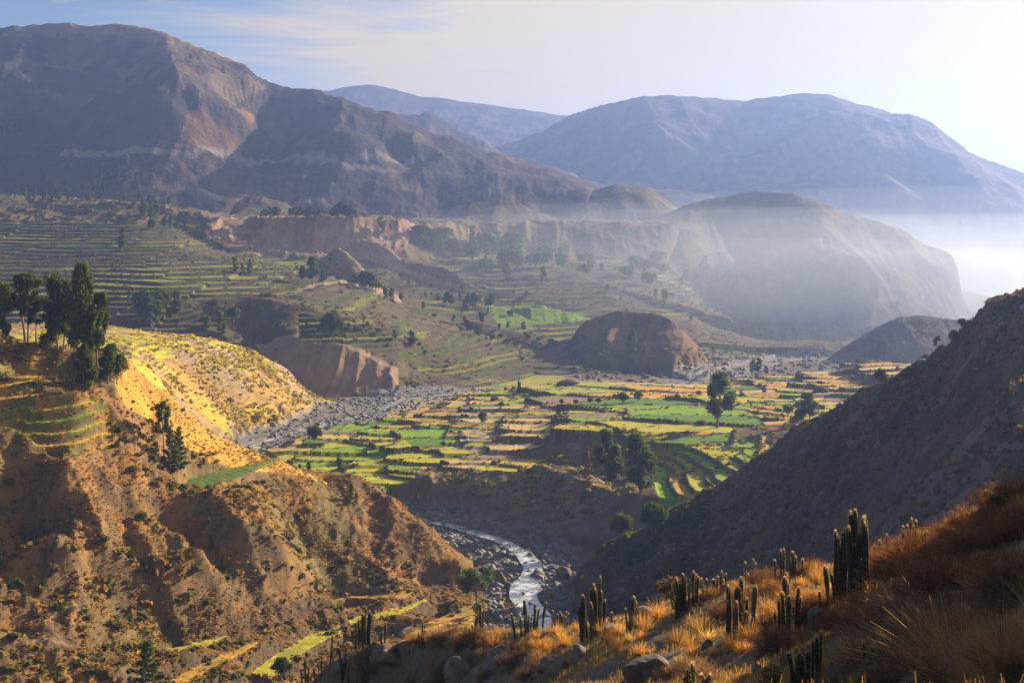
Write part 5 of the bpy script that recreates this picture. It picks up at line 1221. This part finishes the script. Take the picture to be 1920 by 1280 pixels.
# grass tussocks and dry shrubs
def tussock_mesh(name, n, h, spread, width, base, tip, seed, mat, arch=0.5, segs=3):
    rg = np.random.default_rng(seed); az = rg.random(n) * 6.28; tilt = spread * rg.random(n) ** 0.7; L_ = h * rg.uniform(0.5, 1.05, n)
    root = np.stack([np.cos(az), np.sin(az), 0 * az], 1) * (0.16 * h * rg.random(n) ** 0.5)[:, None]
    hd = np.stack([np.cos(az + rg.normal(0, 0.4, n)), np.sin(az + rg.normal(0, 0.4, n)), 0 * az], 1)
    side = np.stack([-np.sin(az + rg.normal(0, 0.8, n)), np.cos(az + rg.normal(0, 0.8, n)), 0 * az], 1)
    pts = []
    for k in range(segs + 1):
        t = k / segs; a = tilt * (1 + arch * t)
        pts.append(root + (hd * np.sin(a)[:, None] + np.array([0, 0, 1.0]) * np.cos(a)[:, None]) * (L_ * t)[:, None])
    V = []
    for k in range(segs + 1):
        w = width * (1 - 0.85 * k / segs) * 0.5; V += [pts[k] - side * w, pts[k] + side * w]
    V = np.stack(V, 1); nv = (segs + 1) * 2; o0 = (np.arange(n) * nv)[:, None]
    Fc = np.concatenate([o0 + np.array([[2 * k, 2 * k + 1, 2 * k + 3, 2 * k + 2]]) for k in range(segs)])
    t = np.repeat(np.linspace(0, 1, segs + 1), 2)[None, :, None]; vc = rg.uniform(0.75, 1.25, (n, 1, 1))
    Cc = (np.array(base)[None, None] * (1 - t) + np.array(tip)[None, None] * t) * vc
    return new_mesh(name, V.reshape(-1, 3), Fc, mat, colors=Cc.reshape(-1, 3))
def twig_mesh(name, n, h, base, tip, seed, mat, width=0.020):
    rg = np.random.default_rng(seed); P0 = []; P1 = []; lev = []
    for _ in range(n):
        az = rg.random() * 6.28; el = math.acos(1 - rg.random() * 0.85); d = np.array([math.cos(az) * math.sin(el), math.sin(az) * math.sin(el), math.cos(el)])
        ln = h * rg.uniform(0.45, 0.8); a = d * 0.0 + np.array([rg.normal(0, .06), rg.normal(0, .06), 0]); b = a + d * ln + np.array([0, 0, 0.1 * h]); P0.append(a); P1.append(b); lev.append(0)
        for _ in range(5):
            t = rg.uniform(0.3, 1); s = a + (b - a) * t; dd = d + rg.normal(0, 0.45, 3) + np.array([0, 0, 0.25]); dd /= np.linalg.norm(dd); e = s + dd * h * rg.uniform(0.15, 0.38); P0.append(s); P1.append(e); lev.append(1)
            for _ in range(2):
                tt = rg.uniform(0.3, 1); s2 = s + (e - s) * tt; d2 = dd + rg.normal(0, 0.5, 3); d2 /= np.linalg.norm(d2); P0.append(s2); P1.append(s2 + d2 * h * rg.uniform(0.07, 0.16)); lev.append(2)
    P0 = np.array(P0); P1 = np.array(P1); lev = np.array(lev); m = len(P0); D = P1 - P0; sd = np.cross(D, rg.normal(size=(m, 3))); sd /= np.linalg.norm(sd, axis=1)[:, None] + 1e-9
    w = (width * np.array([1.0, 0.7, 0.5])[lev])[:, None] * 0.5
    V = np.stack([P0 - sd * w, P0 + sd * w, P1 + sd * w * .5, P1 - sd * w * .5], 1).reshape(-1, 3)
    cc = np.where(lev[:, None] == 2, np.array(tip)[None], np.array(base)[None]) * rg.uniform(0.7, 1.3, (m, 1))
    return new_mesh(name, V, quad_faces(m), mat, colors=np.repeat(cc, 4, 0))
ORB, ORT = (.28, .15, .05), (.64, .41, .13)
TUS = {'orange': [tussock_mesh('grass_tussock', 210, 0.85, 0.8, 0.021, ORB, ORT, s, M_GRASS) for s in (1, 2, 3)],
       'straw': [tussock_mesh('grass_tussock', 190, 0.8, 0.85, 0.021, (.24, .17, .07), (.60, .46, .20), s, M_GRASS) for s in (4, 5)],
       'tall': [tussock_mesh('tall_grass', 300, 1.25, 0.6, 0.014, (.16, .13, .075), (.38, .30, .18), s, M_GRASS, 0.7, 4) for s in (6, 7)]}
TWG = {'red': [twig_mesh('dry_shrub', 110, 1.0, (.14, .085, .055), (.30, .175, .09), s, M_TWIG) for s in (11, 12)],
       'grey': [twig_mesh('dry_shrub', 120, 1.0, (.17, .13, .095), (.38, .28, .18), s, M_TWIG) for s in (13, 14)],
       'green': [twig_mesh('dry_shrub', 170, 0.8, (.14, .13, .05), (.34, .31, .09), s, M_TWIG) for s in (15,)]}
grng = random.Random(3)
def plant(px, py, hpx, meshes, name, label, group, cat, wide=1.0, unit=0.85, pos=None):
    p = pos or fhit(px, py); s = max(0.2, hpx / F * p[1] / unit)
    o = bpy.data.objects.new(name, grng.choice(meshes)); col.objects.link(o); o.location = (p[0], p[1], p[2] - 0.04); o.rotation_euler = (grng.gauss(0, .06), grng.gauss(0, .06), grng.uniform(0, 6.28)); o.scale = (s * wide, s * wide, s)
    tag(o, label, cat, group); return o
# the ones that catch the eye
for x, y, h, lb in [(1600, 1172, 60, 'glowing orange grass tussock at the foot of the orange bush, right of the grey boulder'), (1322, 1192, 44, 'glowing orange tussock left of the cactus clump with two side stems'), (1406, 1204, 46, 'orange tussock at the right foot of the clump with two side stems'), (1272, 1212, 44, 'orange tussock in the gap between dark hollow and middle clump'),
                    (1206, 1182, 40, 'orange tussock right of the small dark cactus clump'), (1160, 1196, 28, 'small orange tussock beside the pale boulder'), (1236, 1160, 44, 'orange tussock left of the tangled branching cactus'), (1640, 1128, 44, 'orange tussock on the slope right of the largest clump'), (1538, 1098, 44, 'orange tussock on the crest left of the largest clump'),
                    (1470, 1110, 30, 'orange tussock under the stout crest clump'), (1588, 1225, 36, 'small bright tussock in the shaded hollow below the boulder'), (1910, 958, 44, 'orange tussock on the right skyline'), (1760, 1040, 26, 'orange tussock on the pale bare patch at right'), (1082, 1182, 24, 'orange tussock left of the dense cactus clump'),
                    (925, 1218, 36, 'bright orange tussock on the crest below the uneven cactus clump'), (1005, 1200, 26, 'orange tussock before the row-like cactus clump')]:
    plant(x, y, h, TUS['orange'], 'grass_tussock', lb, 'glowing tussocks', 'grass')
def fill(n, poly, h0, h1, meshes, name, label, group, cat, unit=0.85, wide=1.0, seed=1):
    rg = random.Random(seed); xs = [p[0] for p in poly]; ys = [p[1] for p in poly]; c = 0; g = 0
    while c < n and g < n * 50:
        g += 1; x, y = rg.uniform(min(xs), max(xs)), rg.uniform(min(ys), max(ys))
        if in_poly(np.array([x]), np.array([y]), poly)[0]:
            plant(x, y, rg.uniform(h0, h1), meshes, name, label, group, cat, wide * rg.uniform(0.9, 1.4), unit); c += 1
fill(46, [(760, 1200), (940, 1188), (1060, 1185), (1080, 1215), (1000, 1245), (880, 1225), (760, 1212)], 14, 28, TUS['straw'] + TUS['orange'], 'grass_tussock', 'yellow grass tussock on the sunny crest between wide and dense cactus clumps', 'crest tussocks', 'grass', seed=1)
fill(16, [(760, 1202), (900, 1196), (890, 1212), (770, 1214)], 18, 30, TWG['grey'] + TWG['green'], 'dry_shrub', 'thin grey-yellow dry shrub on the rocky crest at the left', 'crest shrubs', 'shrub', unit=1.0, seed=2)
fill(30, [(1090, 1185), (1240, 1165), (1320, 1180), (1420, 1215), (1300, 1270), (1150, 1250), (1080, 1220)], 18, 36, TUS['orange'] + TUS['straw'], 'grass_tussock', 'dry grass tussock on the stony slope around the dense cactus clump', 'stony slope tussocks', 'grass', seed=3)
fill(44, [(1300, 1120), (1550, 1062), (1560, 1110), (1440, 1150), (1330, 1170)], 18, 36, TWG['red'] + TUS['orange'], 'dry_shrub', 'reddish dry shrub along the crest behind the middle cactus clumps', 'crest brush', 'shrub', unit=1.0, seed=4)
fill(38, [(1640, 1050), (1800, 990), (1920, 930), (1920, 1010), (1800, 1060), (1700, 1100), (1640, 1110)], 30, 54, TWG['red'], 'dry_shrub', 'reddish brown dry shrub on the upper right of the foreground slope', 'right brush', 'shrub', unit=1.0, wide=1.2, seed=5)
fill(40, [(1640, 1130), (1760, 1090), (1920, 1060), (1920, 1180), (1800, 1200), (1650, 1190)], 40, 74, TWG['grey'] + TWG['red'], 'dry_shrub', 'grey-brown dry shrub on the shaded right of the foreground slope', 'shaded brush', 'shrub', unit=1.0, wide=1.2, seed=6)
fill(34, [(1660, 1200), (1920, 1190), (1960, 1300), (1650, 1310)], 60, 110, TWG['grey'], 'dry_shrub', 'bushy grey dry shrub in the bottom right corner of the slope', 'corner brush', 'shrub', unit=1.0, wide=1.15, seed=7)
fill(16, [(1780, 1230), (1990, 1200), (1990, 1340), (1780, 1330)], 110, 190, TUS['tall'], 'tall_grass', 'tall arching grass clump in the bottom right corner', 'corner grass', 'grass', unit=1.25, seed=8)
fill(26, [(1420, 1150), (1560, 1115), (1640, 1150), (1560, 1210), (1440, 1230)], 26, 50, TUS['orange'] + TWG['red'], 'grass_tussock', 'orange-brown tussock around the grey boulder on the middle slope', 'boulder tussocks', 'grass', unit=0.9, seed=9)
fill(30, [(1250, 1250), (1450, 1215), (1680, 1230), (1660, 1300), (1250, 1300)], 22, 46, TWG['grey'] + TUS['straw'], 'dry_shrub', 'pale dry brush between the cactus clumps at the bottom edge', 'bottom brush', 'shrub', unit=0.95, seed=10)
fill(20, [(650, 1250), (800, 1230), (980, 1245), (1050, 1275), (950, 1295), (680, 1290)], 20, 40, TWG['grey'], 'dry_shrub', 'dark dry shrub on the shaded rocky face at the bottom left', 'rock face brush', 'shrub', unit=1.0, seed=11)
# short dry grass everywhere on the slope, uncountable
rg = np.random.default_rng(91); n = 44000
yy = 9 + 104 * rg.random(n) ** 0.75; uu = rg.uniform(520, 2050, n); xx = (uu - CX) / F * yy
dens = sstep(-0.25, 0.35, fbm(xx * 0.3, yy * 0.3, 95, 3)); ok = rg.random(n) < 0.25 + 0.75 * dens; xx, yy = xx[ok], yy[ok]; n = len(xx); zz = fground(xx, yy)
kb = 6; az = rg.random((n, kb)) * 6.28; ln = rg.uniform(0.08, 0.34, (n, kb)); tl = rg.uniform(0.1, 0.9, (n, kb))
rt = np.stack([xx, yy, zz - 0.01], 1)[:, None] + np.stack([rg.normal(0, .07, (n, kb)), rg.normal(0, .07, (n, kb)), 0 * az], -1)
tp = rt + np.stack([np.cos(az) * np.sin(tl), np.sin(az) * np.sin(tl), np.cos(tl)], -1) * ln[..., None]; sd = np.stack([-np.sin(az), np.cos(az), 0 * az], -1) * (0.006 + 0.00012 * yy[:, None, None])
V = np.stack([rt - sd, rt + sd, tp + sd * .3, tp - sd * .3], 2).reshape(-1, 3)
pal = np.array([(.36, .25, .10), (.48, .37, .17), (.26, .165, .07), (.25, .23, .085)])[rg.integers(0, 4, (n, kb))] * rg.uniform(0.75, 1.25, (n, kb, 1))
o = link('dry_grass', new_mesh('dry_grass', V, quad_faces(n * kb), M_GRASS, colors=np.repeat(pal[:, :, None], 4, 2).reshape(-1, 3))); o['kind'] = 'stuff'
# pebbles
rg = np.random.default_rng(92); n = 2600; yy = 10 + 98 * rg.random(n) ** 0.8; uu = rg.uniform(620, 2000, n); xx = (uu - CX) / F * yy; zz = fground(xx, yy); s = 0.03 + 0.24 * rg.random(n) ** 5
V0, F0 = ICO[1]; V = V0[None] * (1 + 0.25 * rg.normal(size=(n, len(V0), 1))) * (s[:, None] * rg.uniform(0.6, 1.2, (n, 3)))[:, None] + np.stack([xx, yy, zz], 1)[:, None]
o = link('small_stones', new_mesh('small_stones', V.reshape(-1, 3), (F0[None] + (np.arange(n) * len(V0))[:, None, None]).reshape(-1, 3), M_ROCK)); o['kind'] = 'stuff'

# ---------------------------------------------------------------- boulders
def boulder(px, py, wpx, hpx, label, seed, pos=None, deep=0.8, mat=None, rot=0.0, sink=0.25, name='boulder', strata=0):
    p = pos or fhit(px, py); s = p[1] / F; w = wpx * s / 2; h = hpx * s / 2
    o = link(name, rock_mesh(name, w * 1.1, w * deep * 1.1, h * 1.25, seed, mat or M_ROCK, strata=strata), loc=(p[0], p[1] + w * deep * 0.3, p[2] + h * (1 - 2 * sink))); o.rotation_euler = (0, rot, seed * 1.3)
    tag(o, label, 'rock'); return o
boulder(1140, 1200, 52, 38, 'pale rounded boulder right of the dense cactus clump', 1)
boulder(1275, 1152, 32, 28, 'grey wedge boulder under the tangled branching cactus', 2)
boulder(1530, 1176, 48, 44, 'large pale boulder left of the orange bush on the middle slope', 3)
boulder(1628, 1190, 34, 40, 'upright brown boulder right of the glowing orange tussock', 4)
boulder(1205, 1156, 44, 20, 'flat grey boulder on the crest behind the small dark cactus', 5)
boulder(858, 1276, 84, 66, 'big dark rounded outcrop boulder on the bottom left rock face', 6)
boulder(740, 1252, 90, 44, 'broad dark outcrop rock under the wide cactus clump', 7)
boulder(940, 1246, 60, 36, 'jagged dark outcrop rock on the face below the uneven cactus clump', 8)
boulder(1040, 1268, 70, 40, 'dark rock in the shaded hollow at the bottom', 9)
boulder(1215, 1282, 90, 60, 'smooth brownish boulder at the bottom edge below the hollow', 10)
boulder(1085, 1232, 60, 30, 'low dark boulder in the shade below the pale rounded boulder', 11)
boulder(1300, 1240, 30, 20, 'small grey rock on the stony slope left of the low bottom cacti', 12)
boulder(1420, 1262, 44, 22, 'flat stone left of the low spreading branching cactus', 13)
boulder(1760, 1022, 30, 14, 'pale stone in the bare patch on the right slope', 14)
boulder(1600, 1256, 40, 26, 'grey stone in the hollow between the two bottom cactus clumps', 15)
boulder(640, 1262, 50, 30, 'dark crag at the left end of the rocky crest', 16)
boulder(760, 1195, 36, 18, 'long brown boulder lying on the straw field below the crest', 20, pos=ray_hit(760, 1192, 240, 330), deep=0.5)
boulder(936, 1096, 36, 30, 'big rust-brown block on the river bank', 21, pos=ray_hit(936, 1098, 250, 380), mat=mat_plain('rust_rock', (.12, .075, .04), (.30, .18, .09), 0.4, bump=0.2))
M_CLIFF = mat_plain('cliff_rock', (.10, .08, .065), (.27, .20, .15), 0.25, bump=0.35)
boulder(1052, 1088, 30, 34, 'angular brown rock at the top of the river cliff nose', 22, pos=ray_hit(1056, 1086, 290, 380), deep=0.8, rot=0.6, mat=M_CLIFF, strata=6)
boulder(1036, 1122, 26, 22, 'broken rock at the water foot of the river cliff nose', 31, pos=ray_hit(1036, 1124, 290, 380), deep=0.8, rot=0.5, mat=M_CLIFF, strata=5)
boulder(1070, 1150, 40, 24, 'tilted slab rock below the river cliff nose', 23, pos=ray_hit(1072, 1150, 270, 370), deep=0.7, rot=0.6, mat=M_CLIFF, strata=6)
boulder(705, 918, 20, 14, 'pale slab rock at the lower end of the bright green field', 24, pos=ray_hit(705, 918, 400))
boulder(1010, 722, 44, 12, 'pale rocky heap behind the far end of the green field', 25, pos=ray_hit(1068, 722, 560))
boulder(640, 1140, 10, 9, 'small pale boulder on the wall of the strip field', 26, pos=ray_hit(660, 1160, 250, 340))
# ---------------------------------------------------------------- haze: pale even air round the whole valley
HAZE_DENSITY = 1.6e-4; HAZE_ANI = 0.5
hm, hnt, hout = material('haze_air')
pv = hnt.nodes.new('ShaderNodeVolumePrincipled')
pv.inputs['Color'].default_value = (0.31, 0.47, 1.0, 1); pv.inputs['Density'].default_value = HAZE_DENSITY; pv.inputs['Anisotropy'].default_value = HAZE_ANI
hnt.links.new(pv.outputs['Volume'], hout.inputs['Volume'])
hx, hy0, hy1, hz0, hz1 = 5200.0, -300.0, 6400.0, float(Z.min()) - 1.0, float(Z.max()) + 10.0
HV = [(x, y, z) for z in (hz0, hz1) for y in (hy0, hy1) for x in (-hx, hx)]
HFc = [(0, 2, 3, 1), (4, 5, 7, 6), (0, 1, 5, 4), (2, 6, 7, 3), (0, 4, 6, 2), (1, 3, 7, 5)]
o = link('haze', new_mesh('haze', HV, HFc, hm)); o['kind'] = 'stuff'

# low morning mist lying on the valley bottom: flat lens-shaped banks that thin out towards their rims
def mist(u, d, z, rx, ry, rz, dens):
    m, nt, out = material('mist_air'); v = nt.nodes.new('ShaderNodeVolumePrincipled')
    v.inputs['Color'].default_value = (0.72, 0.82, 1.0, 1); v.inputs['Density'].default_value = dens; v.inputs['Anisotropy'].default_value = 0.5
    nt.links.new(v.outputs['Volume'], out.inputs['Volume'])
    V, Fc = ICO[4]; o = link('mist', new_mesh('mist', V * np.array([rx, ry, rz]), Fc, m), loc=((u - CX) / F * d, d, z)); o['kind'] = 'stuff'
for q, dn in ((0.55, 1.6e-4), (0.8, 1.1e-4), (1.0, 0.6e-4)): mist(1800, 1540, -112, 1080 * q, 860 * q, 165 * q, dn * 1.7)
for q, dn in ((0.6, 2.0e-4), (1.0, 1.6e-4)): mist(1420, 1400, -60, 720 * q, 480 * q, 85 * q, dn)
mist(1180, 1230, -35, 430, 260, 62, 2.1e-4)
